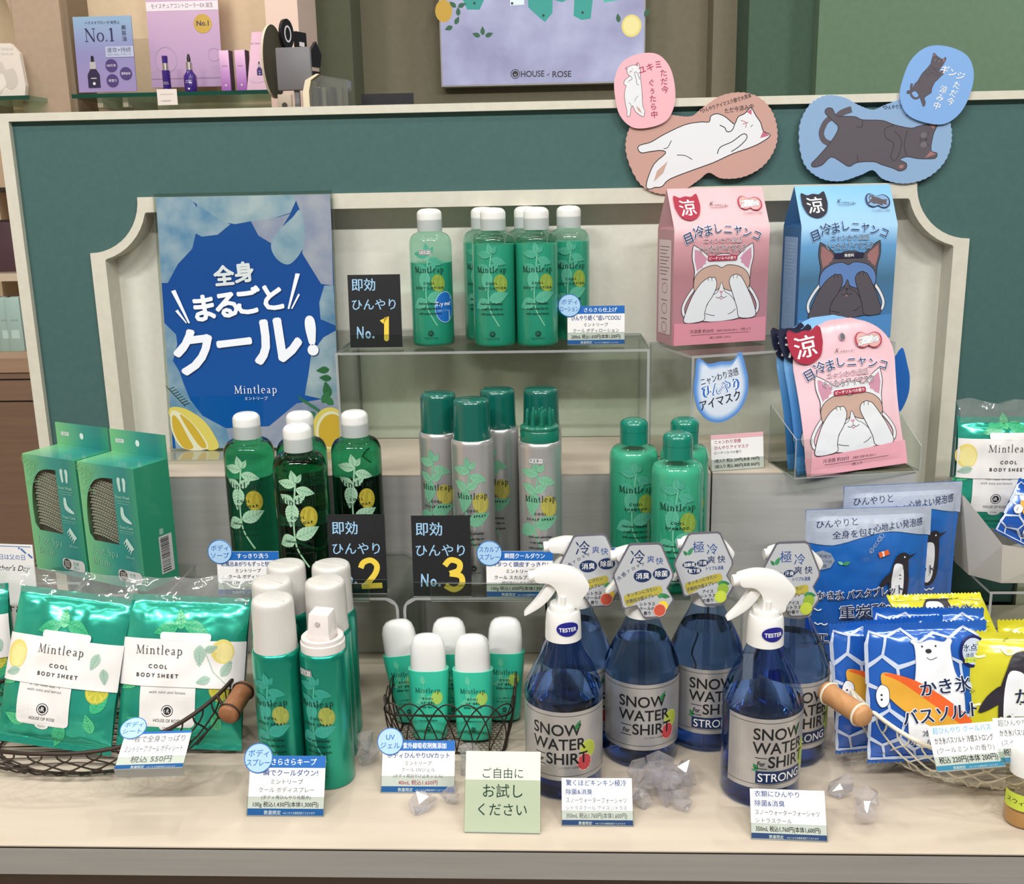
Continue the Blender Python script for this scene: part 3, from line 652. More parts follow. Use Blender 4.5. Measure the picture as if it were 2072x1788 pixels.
# ================================================================== snow water spray bottles
SNOWL = M('a9c6ee', .0, trans=1, ior=1.33, key='liq'); SNOWS = clear_mat('blue_bottle_shell', 'c3d6f2', 1.0, .03, 1.5); SNOWB = M('2f63b8', .02, trans=1, ior=1.45, key='base')
SLAB = noise_mat('silver_label', 'b9b7b7', 'c6c4c3', (1, 1, 1), 40, .35, 2, .0, .5, .55)
WPLA = M('ecebe8', .3, coat=.4, sss=0)
IB = M('17181c', .45, key='lab'); INV = M('1c2f58', .4, key='lab'); ISIL = M('a7a6a6', .35, metal=.6, key='lab')
def ribs(r, z, a):
    k = max(0, min(1, (z-.096)/.012))*max(0, min(1, (.146-z)/.012)); return r*(1-.07*k*(.5+.5*math.cos(18*a)))
def snow_label(a, strong, tag_fruit=True):
    a.rect(-52, 21, 52, 89, SLAB); a.line([(-51, 25.5), (51, 25.5)], .5, IB); a.line([(-51, 85), (51, 85)], .5, IB)
    if strong:
        a.ell(27, 47, 8, 14, M('a9bd4c', .45, key='lab')); a.line([(-26, 43), (-22, 40)], 2.4, INK['leaf']); leaf(a, -22, 40, 7, 3.5, 130, INK['leaf']); leaf(a, -22, 40, 6, 3, 190, INK['green'])
    else:
        a.ell(26, 50, 8, 9, M('c8cf5c', .45, key='lab'), 20); a.ell(26, 50, 7, 8, M('b3c04a', .45, key='lab'), 20)
        a.ell(22, 38, 7.5, 8.5, M('e0b8a8', .45, key='lab')); a.ell(22, 38, 6.8, 7.8, M('c2454c', .45, key='lab'), wob=.04, n=24)
    leaf(a, 13, 71, 11, 4, 60, INK['leaf'])
    y = 73 if not strong else 76; d = 14.2 if not strong else 13.4
    a.text('SNOW', -4, y-7, 15.5, IB, bold=.014, lim=46); a.text('WATER', -2, y-7-d, 15.5, IB, bold=.014, lim=51)
    a.text('SHIRT', 6, y-7-2*d, 15.5, IB, bold=.014, lim=39); a.text('For', -19.5, y-5.6-2*d, 6.2, IB, shear=.15, bold=.03, wx=.75)
    a.line([(-25, y+2.2-2*d), (-14.5, y+2.0-2*d)], .7, IB); a.line([(-25, y-8-2*d), (-14.5, y-8.4-2*d)], .7, IB)
    if strong:
        a.rect(-24, 26.5, 22, 38.5, INV); a.text('STRONG', -1, 28.3, 11.6, INK['white'], bold=.004, lim=42)
    else: a.text('シトラスクールの香り', 8, 33, 2.6, IB, lim=20)
def tag_art(a, strong):
    """hexagon neck tag, origin at its centre, mm"""
    F = M('c9cbd0', .35, metal=.3, key='tag'); Ed = M('6d6a74', .4, metal=.4, key='tag')
    if not strong:
        a.text('冷', -6, 17, 15, INK['navy'], bold=.01); a.text('冷', -6.5, 19.5, 8, INK['cyan']) if 0 else None
        a.text('爽', 6.5, 17.5, 7.5, INK['ink2'], bold=.01); a.text('快', 15, 15.5, 7.5, INK['ink2'], bold=.01)
        for i, ch in enumerate('冷感アロマで'):
            t = i/5; a.text(ch, -22+21*t, 2+13*math.sin(t*1.25), 4.6-(1 if i > 1 else 0), INK['navy'], rot=55-48*t, bold=.02)
        a.ell(-1, 4.5, 8.6, 6, INV); a.text('消臭', -1, 2.1, 6.6, INK['white'], bold=.01); a.ell(17, 6, 8.2, 5.6, INV); a.text('除菌', 17, 3.7, 6.4, INK['white'], bold=.01)
    else:
        a.text('極', -5, 17, 12, INK['ink2'], bold=.01); a.text('冷', 8.5, 14.5, 11.5, INK['ink2'], bold=.01)
        leaf(a, -15, 14, 9, 4, 60, INK['green']); leaf(a, -16, 14, 6, 3, 130, INK['leaf'])
        a.text('爽', 7.5, 5.5, 8, INK['navy'], bold=.015); a.text('快', 17.5, 5.5, 8, INK['navy'], bold=.015)
        for x, y, s_ in ((-14, 4.6, '加齢臭'), (-1, 5.6, '汗臭'), (-9, -1.6, '靴下臭')): a.ell(x, y, 6.8 if len(s_) > 2 else 5.6, 3.4, INV); a.text(s_, x, y-1.6, 4.4, INK['white'], bold=.015, lim=11)
        a.text('トリプル消臭', 11, -1.5, 4.2, INK['ink2'], bold=.02, lim=17)
    gb = M('b3a745', .45, key='tag')
    a.poly(crom([(-18, -14), (-8, -11), (6, -7), (17, -6), (17, -14), (8, -15), (-4, -19), (-15, -24)], 4, True), gb)
    a.text('キンキンに冷たい', -1, -12.4, 4.2, INK['navy'], rot=12, bold=.02, lim=29); a.text('衣類用冷感スプレー', -1, -18.4, 4.2, INK['navy'], rot=12, bold=.02, lim=31)
    leaf(a, 14, -16, 8, 4, 20, INK['green']); leaf(a, 18, -15, 8, 4, -10, INK['leaf'])
    tx = ('シトラス', 'クールの', '香り') if not strong else ('アイス', 'シトラス', 'の香り')
    for i, s_ in enumerate(tx): a.text(s_, 4, -24-i*4.4, 3.9, INK['black'], bold=.02)
    if not strong: a.ell(19, -25, 5, 5, INK['yellow']); a.ell(16, -29, 6.3, 6.3, INK['peach']); a.ell(16, -29, 5.6, 5.6, M('c8553f', .5, key='tag'), wob=.04, n=24)
    else:
        a.ell(19, -21, 5.5, 5.5, M('8fae3a', .5, key='tag')); lemon_half(a, 16.5, -28.5, 6, 6, INK['lime'], M('b9c94a', .5, key='tag'))
TAGOUT = [(-14, 33), (-11.5, 34), (13, 34), (16, 32.5), (27.5, 6), (27.5, 2), (22, -8), (28, -18), (28, -20), (19, -34), (17, -35), (3, -35), (1, -34), (-6, -23), (-17, -25.5), (-19, -24), (-21, -15), (-27.5, 4), (-27.5, 7)]
def snow(label, u, v, rz, strong, tester, level, trz=0, leanx=-14, tilt=0, grp=None, tagdx=0):
    t = thing('spray_bottle', label, 'spray bottle', onZ(u, v, T), trz, grp)
    prof = mm([(0, 3), (27, 3), (30, .5), (32.5, 0), (35, 1.5), (36, 5), (36, 92), (35.8, 97), (34.6, 102), (32, 108), (28.5, 116), (24, 125), (20, 132), (17.2, 139), (15.6, 144), (15, 148), (15, 152)])
    B().lathe(prof, SNOWS, 72, fn=ribs, cap=False).build('bottle_body', t, 60)
    lp = [(0, 2.6), (30, 1.6), (34, 2.5), (35.4, 6)]
    full = [(35.4, 92), (35.2, 97), (34, 102), (31.4, 108), (27.9, 116), (23.4, 125), (19.4, 132), (16.6, 139)]
    lp += [p for p in full if p[1] < level-2]
    rl = 35.4
    for (r0, z0), (r1, z1) in zip(full, full[1:]):
        if z0 <= level <= z1: rl = r0+(r1-r0)*(level-z0)/(z1-z0)
    lp += [(rl, level-.01), (0, level)]
    B().lathe(mm(lp), SNOWL, 48).build('blue_liquid', t, 60)
    a = Art(base=2.5e-4); snow_label(a, strong); a.build('silver_label', t, cyl(.0361, 0, rad(rz)), (.003, 0))
    B().lathe(mm([(15.2, 146), (16.6, 146), (16.2, 160), (15.6, 170), (14.6, 172.5), (12.8, 172.8), (12.4, 172.8), (12.4, 178), (11.6, 179), (7, 179), (0, 179)]), WPLA, 40).build('collar', t, 40)
    B().tube([(0, 0, .175), (0, 0, .012)], .0028, clear_mat('dip_tube', 'dfe8f2', .8, .1), 10).build('dip_tube', t, 60)
    hd = crom([(-26, 208.5), (-20, 211.5), (-8, 213.5), (6, 211.5), (16, 206.5), (22.5, 199), (22, 193), (16, 184), (13, 177), (-5, 177), (-5, 188), (-8, 196), (-14, 200.5), (-24, 202)], 4, True)
    h_ = B().prism([(x*.001, z*.001) for x, z in hd], -.0085, .0085, WPLA).build('sprayer_head', t, bevel=.002, bseg=2)
    B().tube([(-.031, 0, .2052), (-.024, 0, .2055)], .0052, WPLA, 14).build('nozzle', t, 40)
    tr = crom([(-12, 201), (-6, 197), (-9, 189), (-19, 178), (-33, 169.5), (-35, 171), (-26, 181), (-18, 192)], 4, True)
    B().prism([(x*.001, z*.001) for x, z in tr], -.0045, .0045, WPLA).build('trigger', t, bevel=.0012)
    B().tube([(-.0005, -.0086, .188), (-.0005, -.0086, .179)], .0022, WPLA, 10).build('stem_rib', t, 60)
    if tester:
        a = Art(base=4e-4); a.ell(2, 160, 10.5, 6.8, M('1b1f86', .4, key='st')); a.text('TESTER', 2, 157.7, 5.2, INK['white'], bold=.02, lim=16.5); a.build('tester_sticker', t, cyl(.0167, 0, rad(4)), (.002, 0))
    else:
        cd = bpy.data.objects.new('neck_tag', None); 
        b = B(); b.prism([((x*1.06)*.001, (z*1.06)*.001) for x, z in TAGOUT], -.0004, .0004, M('807d88', .35, metal=.5, key='tagedge'))
        cd = b.build('neck_tag', t); cd.location = (.004+tagdx, -.0145, .185); cd.rotation_euler = (rad(leanx), rad(tilt), rad(4))
        a = Art(); a.poly(TAGOUT, M('c6c9ce', .35, metal=.25, key='tag')); tag_art(a, strong); a.build('tag_print', cd, flat(-.0004))
    return t
snow('half empty blue shirt spray tester bottle with citrus label and bare white trigger', 1142, 1577, -9, False, True, 97, 4)
snow('blue shirt spray bottle with grapefruit hexagon tag, behind the acrylic ice heap', 1296, 1518, -2, False, False, 126, 6, -6, 2, None, -.006)
snow('blue shirt spray bottle with grapefruit hexagon tag, hidden behind the half empty tester', 1166, 1491, 14, False, False, 124, 4, -6, 0, None, .008)
snow('blue shirt spray bottle with lime hexagon tag, behind the grapefruit tagged bottle', 1424, 1486, 6, True, False, 122, 4, -6, 0, None, -.012)
snow('blue shirt spray tester bottle with navy strip on its label and bare trigger', 1535, 1593, 17, True, True, 92, 4)
snow('blue shirt spray bottle with lime hexagon tag, behind the navy strip tester', 1592, 1516, 12, True, False, 120, 6, -6, 2, None, -.014)
# ================================================================== cards and signs
CARDW = M('f1efee', .5); HOLD = ACR
def card_holder(t, w, h, lean=0):
    b = B(); plate(b, [(-w/2-.0008, -.0006, 0), (w/2+.0008, -.0006, 0), (w/2+.0008, -.0006, h*.32), (-w/2-.0008, -.0006, h*.32)], .0004, (0, -1, 0)); b.build('holder_lip', t, weld=False)
def price_card(label, p, w, h, lean, rz, head, lines, badge=None, hc='blue', foot=True, paper='f1efee', name='price_card', hband=.2, ltxt=None, dim=False):
    """upright card; w,h in mm; lines = [(text, relative size, colour, bold)]"""
    t = thing(name, label, 'price card', p, rz, None, -lean); W, H = w*.001, h*.001
    B().box(-W/2, W/2, -.0003, .0003, .0006, H, M(paper, .45)).build('card', t)
    card_holder(t, W, H)
    b = B(); b.box(-W/2, W/2, .0004, .0011, 0, H*.9, ACR); b.box(-W/2, W/2, -.001, .011, -.0002, .0006, ACRE); b.build('clear_stand', t, weld=False)
    a = Art(base=2e-4); hb = INK[hc]
    top = h
    if head is not None and hband: a.rect(-w/2, h*(1-hband), w/2, h, hb); top = h*(1-hband)
    if head: a.text(head, w*.08, h*(1-hband*.74), h*hband*.62, INK['white'], bold=.025, lim=w*.6)
    if foot: a.rect(-w/2, .8, w/2, h*.125, hb); a.text('数量限定', -w*.17, h*.032, h*.075, INK['white'], bold=.02); a.text('※なくなり次第販売終了となります', w*.18, h*.036, h*.045, INK['white'], lim=w*.42)
    lo = h*.13 if foot else h*.05; n = sum(l[1] for l in lines)
    y = top
    for tx, rs, colr, bd in lines:
        dy = (top-lo)*rs/n; y -= dy; a.text(tx, 0 if not ltxt else -w*.44, y+dy*.22, dy*.72, INK[colr], 'C' if not ltxt else 'L', bold=bd, lim=w*.86)
    a.build('card_print', t, flat(-.0003))
    if badge:
        bx, bz, br, tx = badge
        d = B().prism([((bx+br*math.cos(2*math.pi*i/32))*.001, (bz+br*math.sin(2*math.pi*i/32))*.001) for i in range(32)], -.0014, -.0008, M('a9cdec', .45)).build('round_badge', t)
        a = Art(base=1e-4); a.ring(bx, bz, br*.97, br*.97, br*.06, INK['blue'])
        for i, s_ in enumerate(tx): a.text(s_, bx, bz+br*(.12-.62*i), br*.52, INK['blue'], bold=.01, lim=br*1.6)
        a.build('badge_print', d, flat(-.0014))
    return t
price_card('lotion price card with round blue badge on the high riser', onZ(1206, 697, ZL), 68, 46, 4, 0, 'さらさら仕上げ',
    [('ひんやり続く"追い"COOL!', 1.1, 'ink2', .02), ('ミントリープ', .8, 'grey', .01), ('クール ボディローション', .8, 'grey', .01), ('200mL 税込1,650円(本体1,500円)', .9, 'black', .01)], (-31.5, 47, 13.5, ('ボディ', 'ローション')))
price_card('body soap price card with round blue badge at the shelf edge', drop(onZ(505, 1203, ZS), ZS), 66, 47, 6, 0, 'すっきり洗う',
    [('お風呂あがりもずっと快適!', 1.1, 'ink2', .02), ('ミントリープ', .9, 'black', .01), ('クール ボディソープ', .9, 'black', .01), ('200mL 税込1,430円(本体1,300円)', .9, 'black', .0), ('100mL当たり715円', .6, 'grey', 0)], (-29, 47, 13, ('ボディ', 'ソープ')))
price_card('scalp spray price card with round blue badge below the comb headed tester', drop(onZ(1052, 1208, ZS), ZS), 69, 49, 6, -1, '瞬間クールダウン',
    [('ベタつく頭皮すっきり!', 1.1, 'ink2', .02), ('ミントリープ', .9, 'black', .01), ('クール スカルプスプレー', .9, 'black', .01), ('(頭皮用ひんやり化粧水)', .7, 'grey', 0), ('100g 税込1,650円(本体1,500円)', .9, 'black', 0)], (-31, 47, 13.2, ('スカルプ', 'スプレー')))
price_card('shampoo price card mostly hidden behind hexagon neck tags', drop(onZ(1252, 1196, ZS), ZS), 62, 47, 6, 1, '頭皮ひんやり',
    [('汗・ニオイすっきり', 1.1, 'ink2', .02), ('ミントリープ', .9, 'black', .01), ('クール シャンプー', .9, 'black', .01), ('200mL 税込1,540円', .9, 'black', 0)], (-27, 48, 13, ('シャン', 'プー')))
price_card('body spray price card with round blue badge lying before the tester can', onZ(577, 1651, T), 69, 52, 28, 0, 'さらさらキープ',
    [('一瞬でクールダウン!', 1.1, 'ink2', .02), ('ミントリープ', .9, 'grey', .01), ('クール ボディスプレー', .9, 'grey', .0), ('(ボディ用ひんやり化粧水)', .7, 'grey', 0), ('100g 税込1,430円(本体1,300円)', .9, 'black', 0)], (-27, 50, 13.2, ('ボディ', 'スプレー')))
price_card('sun gel price card with round blue badge before the dark wire basket', onZ(845, 1604, T), 68, 47, 30, 0, '紫外線吸収剤無添加',
    [('ボディひんやりUVカット', 1.1, 'ink2', .02), ('ミントリープ', .8, 'grey', .01), ('クール UVジェル', .8, 'grey', 0), ('(ボディ用日やけ止めジェル)', .7, 'grey', 0), ('40mL 税込1,650円', .9, 'crimson', 0)], (-27, 46, 12.4, ('UV', 'ジェル')))
price_card('shirt spray price card lying before the half empty tester bottle', onZ(1209, 1671, T), 62, 40, 32, 0, None,
    [('驚くほどキンキン極冷', 1.0, 'ink2', .01), ('除菌&消臭', .9, 'ink2', .01), ('スノーウォーターフォーシャツ', .9, 'grey', 0), ('シトラスクール アイスシトラス', .7, 'grey', 0), ('350mL 税込1,760円(本体1,600円)', .9, 'grey', 0)], hc='ink2', hband=0, ltxt=True)
price_card('shirt spray price card lying before the navy strip tester bottle', onZ(1597, 1700, T), 63, 41, 32, -3, None,
    [('衣類にひんやり', 1.0, 'ink2', .01), ('除菌&消臭', 1.0, 'ink2', .01), ('スノーウォーターフォーシャツ', .9, 'grey', .01), ('シトラスクール', .8, 'grey', .01), ('350mL 税込1,760円(本体1,600円)', .9, 'black', .01)], hc='ink2', hband=0, ltxt=True)
t = thing('leaning_sign', 'pale cream sign inviting shoppers to try samples, leaning on the table', 'sign', onZ(1016, 1685, T), -1, None, -30)
B().box(-.033, .033, -.0006, .0006, 0, .068, M('eaecd6', .4)).build('card', t)
B().box(-.0325, .0325, -.001, .014, -.0004, .0006, ACRE).build('clear_stand', t)
b = B(); plate(b, [(-.0335, -.0012, 0), (.0335, -.0012, 0), (.0335, -.0012, .044), (-.0335, -.0012, .044)], .0004, (0, -1, 0)); b.build('holder_lip', t, weld=False)
a = Art(base=2e-4); a.text('ご自由に', 0, 46, 9.5, INK['dgreen'], bold=.0); a.text('お試し', 0, 30, 12.5, INK['dgreen'], bold=.0); a.text('ください', 0, 15, 11.5, INK['dgreen'], bold=.0); a.build('lettering', t, flat(-.0006))
# chalkboard style number signs
IYEL = M('efcf4a', .55, key='chalk'); ICH = M('9cc8ea', .55, key='chalk')
def chalk(num, label, p, w, h, rz=0):
    t = thing('chalkboard_sign', label, 'sign', p, rz, None, -3)
    B().box(-w/2000, w/2000, -.0006, .0006, 0, h*.001, M('1c1c1f', .55)).build('board', t)
    b = B(); plate(b, [(-w/2000, -.0016, 0), (w/2000, -.0016, 0), (w/2000, -.0016, h*.00018), (-w/2000, -.0016, h*.00018)], .0006, (0, 1, 0)); b.box(-w/2000, w/2000, -.0016, .012, -.0003, .0003, ACRE); b.build('clear_stand', t, weld=False)
    a = Art(base=2e-4); k = w/60
    a.text('即効', -12*k, 66*k, 15*k, ICH, bold=.02, wx=.95); a.text('ひんやり', -1*k, 44*k, 14*k, ICH, bold=.012, lim=50*k)
    a.text('N', -18*k, 11*k, 19*k, ICH, bold=.02, wx=.6, shear=.08); a.text('o', -9*k, 11*k, 17*k, ICH, bold=.02, wx=.7); a.ell(-3*k, 12*k, 1.4*k, 1.4*k, ICH)
    if num == '1': a.line([(7*k, 29*k), (13*k, 35*k), (12*k, 10*k)], 5.6*k, IYEL); a.ell(12*k, 10*k, 2.8*k, 2.8*k, IYEL)
    elif num == '2':
        a.line([(3*k, 28*k), (6*k, 34*k), (14*k, 36.5*k), (20*k, 31*k), (18*k, 22*k), (9*k, 11*k), (5*k, 8*k)], 6*k, IYEL, smooth=5); a.line([(3*k, 8*k), (25*k, 9*k)], 6*k, IYEL)
    else:
        a.line([(3*k, 33*k), (9*k, 39*k), (18*k, 36*k), (17*k, 28*k), (8*k, 24.5*k)], 6*k, IYEL, smooth=5); a.line([(8*k, 24.5*k), (19*k, 22*k), (20*k, 13*k), (12*k, 7.5*k), (3*k, 12*k)], 6*k, IYEL, smooth=5)
    a.build('chalk_lettering', t, flat(-.0006)); return t
chalk('1', 'black sign chalked with yellow number 1 beside the lotion tester', onZ(762, 703, ZL), 63, 87)
chalk('2', 'black sign chalked with yellow number 2 before the body soap', onZ(727, 1200, ZS), 60, 86)
chalk('3', 'black sign chalked with yellow number 3 before the silver cans', onZ(896, 1206, ZS), 61, 87)
# ================================================================== sun gel tubes in a wire basket
TEALG = M('35bf9e', .3, coat=.5); GELCAP = M('e6e6e3', .22, coat=.6)
def superell(rx, ry, n=36, p=2.6):
    q = []
    for i in range(n):
        a = 2*math.pi*i/n; c, s_ = math.cos(a), math.sin(a); q.append((rx*math.copysign(abs(c)**(2/p), c), ry*math.copysign(abs(s_)**(2/p), s_)))
    return q
def loft(b, secs, mat):
    n = len(secs[0][0]); vs = []; fs = []
    for poly, z in secs: vs += [(x*.001, y*.001, z*.001) for x, y in poly]
    for j in range(len(secs)-1):
        for i in range(n): a_, c_ = j*n+i, j*n+(i+1) % n; fs.append((a_, c_, c_+n, a_+n))
    fs.append(tuple(reversed(range(n)))); fs.append(tuple(range((len(secs)-1)*n, len(secs)*n))); b.add(vs, fs, mat)
def gel(label, p, rz, rx, ry):
    t = thing('sun_gel_tube', label, 'tube', p, rz, 'sun gel tubes in the wire basket', rx, ry)
    b = B(); loft(b, [(superell(15.5, 9), 0), (superell(17, 10.5), 2), (superell(17.6, 11), 12), (superell(19.2, 11.5), 45), (superell(20.2, 11.8), 64), (superell(20, 11.6), 67)], TEALG); b.build('tube_body', t, 50)
    b = B(); loft(b, [(superell(17.6, 11), 67), (superell(17.4, 10.8), 80), (superell(16.8, 10.2), 89), (superell(14.8, 8.8), 95), (superell(11, 6.5), 98.5), (superell(6, 3.4), 99.8), (superell(1.5, 1), 100.1)], GELCAP); b.build('cap', t, 60)
    a = Art(base=2.5e-4, step=2e-5)
    lg = M('62c9a4', .4, key='ip')
    leaf(a, -3, 40, 10, 5, 200, lg); leaf(a, -3, 40, 12, 6, 15, lg); leaf(a, -4, 55, 9, 5, 100, lg); leaf(a, -4, 50, 9, 5, 260, lg); a.line([(3, 22), (-2, 34), (-4, 55)], 1, lg)
    a.ell(9, 42, 5.5, 6.5, M('a9cf62', .4, key='ip'))
    serif(a, 'Mintleap', 0, 47, 3.05, IMINT, wt=1.2); a.text('C O O L', 0, 40.5, 2.9, IMINT, bold=.03); a.text('U V   G E L', 0, 36.5, 2.9, IMINT, bold=.03); a.text('SPF50+ PA++++', 0, 32.4, 2.6, IMINT, bold=.02)
    a.text('a real relief like ice', 0, 23, 2.2, IMINT, shear=.3); a.text('with mint and lemon.', 0, 19.5, 2.2, IMINT, shear=.3); logo(a, 0, 12, 2.3, IMINT, TEALG, 12)
    def fm(x, y, h):
        k = 17.6+(20-17.6)*max(0, min(1, (y*1000-12)/52)); yy = 11+.7*max(0, min(1, (y*1000-12)/52)); q = min(1, abs(x*1000)/k)
        return Vector((x, -(yy*(1-q**2.6)**(1/2.6))*.001-h-.0001, y))
    a.build('front_print', t, fm, (.003, 0)); t.scale = (1.02, 1.02, 1.09); return t
WIRE = M('3a2f29', .45, metal=.5); WIREW = M('e3dcc8', .5)
def rrect(cx, cy, hx, hy, r, n=5):
    q = []
    for ox, oy, a0 in ((hx-r, hy-r, 0), (-hx+r, hy-r, 90), (-hx+r, -hy+r, 180), (hx-r, -hy+r, 270)):
        for k in range(n+1): a = rad(a0+90*k/n); q.append((cx+ox+r*math.cos(a), cy+oy+r*math.sin(a)))
    return q
def resample(loop, n):
    L = [0]; N = len(loop)
    for i in range(N): a, b_ = Vector(loop[i]), Vector(loop[(i+1) % N]); L.append(L[-1]+(b_-a).length)
    out = []
    for k in range(n):
        s_ = L[-1]*k/n; i = max(j for j in range(N) if L[j] <= s_+1e-12); a, b_ = Vector(loop[i]), Vector(loop[(i+1) % N]); out.append(tuple(a.lerp(b_, (s_-L[i])/max(1e-9, L[i+1]-L[i]))))
    return out
def gel_basket():
    p = onZ(918, 1486, T); t = thing('wire_basket', 'small dark brown wire basket holding the sun gel tubes', 'basket', (p.x, p.y, T), -2)
    hx, hy, H = .0635, .046, .058
    top = rrect(0, 0, hx, hy, .016); bot = rrect(0, 0, hx-.008, hy-.008, .014)
    b = B(); b.tube([(x, y, H-.012) for x, y in top], .0011, WIRE, 6, True); b.build('rim_wire', t, 60)
    b = B(); b.tube([(x, y, .0018) for x, y in bot], .0011, WIRE, 6, True); b.build('base_wire', t, 60)
    n = 22; T_ = resample(top, n*6); B_ = resample(bot, n*6)
    for k in range(n):
        b = B()
        # one looped wire: rises from the base, arches above the rim and comes back down two spaces on
        pts = []
        for j in range(25):
            s_ = j/24; i0 = (k*6+s_*18-3) % (n*6); ii = int(i0); f = i0-ii
            tx, ty = Vector(T_[ii]).lerp(Vector(T_[(ii+1) % (n*6)]), f); bx, by = Vector(B_[ii]).lerp(Vector(B_[(ii+1) % (n*6)]), f)
            zz = math.sin(math.pi*s_)**.62; bul = 1+.05*math.sin(math.pi*min(1, zz)); out = .0008*(1 if k % 2 else -1)
            q = Vector((bx+(tx-bx)*zz, by+(ty-by)*zz)); q *= bul; pts.append((q.x, q.y, .002+(H-.002)*zz))
        b.tube(pts, .00075, WIRE, 5); b.build('loop_wire', t, 60)
    b = B(); s_ = .0052
    for i in range(-12, 13):
        for j in range(-10, 11):
            cx, cy = i*s_*1.732/1.732*1.0, j*s_*.866; cx += (s_/2 if j % 2 else 0)
            if abs(cx) > hx-.011 or abs(cy) > hy-.011: continue
            for k in range(3):
                a_ = rad(30+60*k*1); x1, y1 = cx+s_*.577*math.cos(rad(90+60*k)), cy+s_*.577*math.sin(rad(90+60*k)); x2, y2 = cx+s_*.577*math.cos(rad(150+60*k)), cy+s_*.577*math.sin(rad(150+60*k))
                b.tube([(x1, y1, .0024), (x2, y2, .0024)], .00035, WIRE, 3, cap=False)
    o = b.build('floor_mesh', t, weld=False); o['kind'] = 'stuff'
    return t
gb = gel_basket()
gp = lambda u, v, z: onZ(u, v, T+z)
zf = T+.004
G6 = 'sun gel tubes in the wire basket'
def gel_at(lab, u, v, rz, rx, ry): p = onZ(u, v, zf); return gel(lab, (p.x, p.y, zf), rz, rx, ry)
gel_at('sun gel tube standing in front row of basket, nearer the body spray', 871, 1488, 0, -4, 0)
gel_at('sun gel tube standing in front row of basket, nearer the blue spray tester', 960, 1490, 1, -4, 0)
gel_at('sun gel tube tipped sideways against the basket corner by the body spray', 838, 1454, -6, -5, -9)
gel_at('sun gel tube standing in the back between the two front tubes', 922, 1449, -2, -4, -3)
gel_at('sun gel tube standing in back row beside the blue spray bottles', 1020, 1450, 4, -5, 2)
# ================================================================== cat drawings for the eye mask goods
OUTL = M('231f22', .55, key='cat'); WCAT = M('dfe1e6', .55, key='cat'); WCATS = M('b9bcc6', .55, key='cat'); GCATM = M('57525a', .55, key='cat'); EARP = M('c98fa6', .55, key='cat'); EARG = M('9c6f70', .55, key='cat')
PMASK = M('c2a294', .55, key='cat'); BMASK = M('5f82ba', .55, key='cat')
def cat_face(a, white=True, lw=.7):
    body, mask, ear, strap = (WCAT, PMASK, EARP, WCAT) if white else (GCATM, BMASK, EARG, WCAT)
    ol = OUTL
    for s_ in (-1, 1):
        a.line([(s_*36, 62), (s_*44, 52), (s_*50, 40), (s_*49, 31), (s_*45, 29)], 4.6, ol, smooth=4); a.line([(s_*36, 62), (s_*44, 52), (s_*50, 40), (s_*49, 31), (s_*45, 29)], 3.2, strap, smooth=4)
    head = [(-38.7, 111.6), (-36.5, 112.4), (-26, 106), (-15, 98), (-7, 101), (2, 102), (11, 101), (19, 98), (28, 106), (39, 113), (41, 111.5), (42, 98), (39, 84), (38, 70), (36, 55), (22, 44), (-20, 44), (-34, 55), (-37, 70), (-36, 82), (-39.5, 98)]
    a.blob(head, body, ol, lw, 4)
    a.poly([(-36.5, 108), (-33, 107.5), (-24, 101), (-19.5, 96), (-22, 93), (-21, 91), (-25, 89), (-26, 86), (-30, 85), (-33, 82), (-36.5, 96)], ear); a.poly([(38.5, 109), (35, 106.5), (28, 101), (24, 96), (26, 93), (25, 91), (29, 89), (31, 86), (33, 85), (36, 83), (39.5, 97)], ear)
    a.blob([(-36.5, 72), (-31, 81), (-20, 87), (-8, 88.6), (0, 85.5), (8, 88.6), (22, 86.5), (32, 81), (37.5, 72), (36, 60), (20, 56), (4, 60), (0, 68), (-4, 60), (-20, 55), (-35, 58)], mask, ol, lw, 4)
    a.blob([(-4.5, 57), (0, 68), (4.5, 57), (12, 52), (20, 42), (26, 24), (-24, 22), (-18, 42), (-12, 52)], body, ol, lw*.8, 4)
    a.poly([(-3, 57.5), (3, 57.5), (0, 53.5)], ear if white else M('3a3436', .5, key='cat'))
    a.line([(0, 54), (0, 51)], .6, ol); a.line([(-7, 50.5), (-3.5, 49), (0, 51), (3.5, 49), (7.5, 51)], .7, ol, smooth=3); a.poly([(-2.6, 49), (2.6, 49), (0, 46.5)], EARP if white else EARG)
    L = [(-21.8, 72), (-19, 73), (-17, 74.8), (-13, 74), (-9, 73.9), (-6.3, 67), (-7.5, 60), (-12, 51), (-18.5, 42), (-21.5, 32), (-23.4, 22.5), (-47.6, 21), (-46.5, 34), (-38, 53.5), (-29, 66)]
    Rr = [(10.5, 66.5), (11.5, 73), (15, 76), (20, 77), (23, 75.4), (26.6, 73.3), (34.7, 60), (43.5, 42), (46.8, 25), (25.8, 24), (21.8, 36), (15.3, 53.5)]
    a.blob(L, body, ol, lw, 4); a.blob(Rr, body, ol, lw, 4)
    for x in (-18, -13.5): a.line([(x, 74), (x+.6, 70)], .6, ol)
    for x in (16, 21): a.line([(x, 76), (x-.6, 72)], .6, ol)
    a.line([(-21, 31), (-14, 29), (-8, 28)], .6, ol); a.line([(10, 29), (15, 31), (20, 35)], .6, ol)
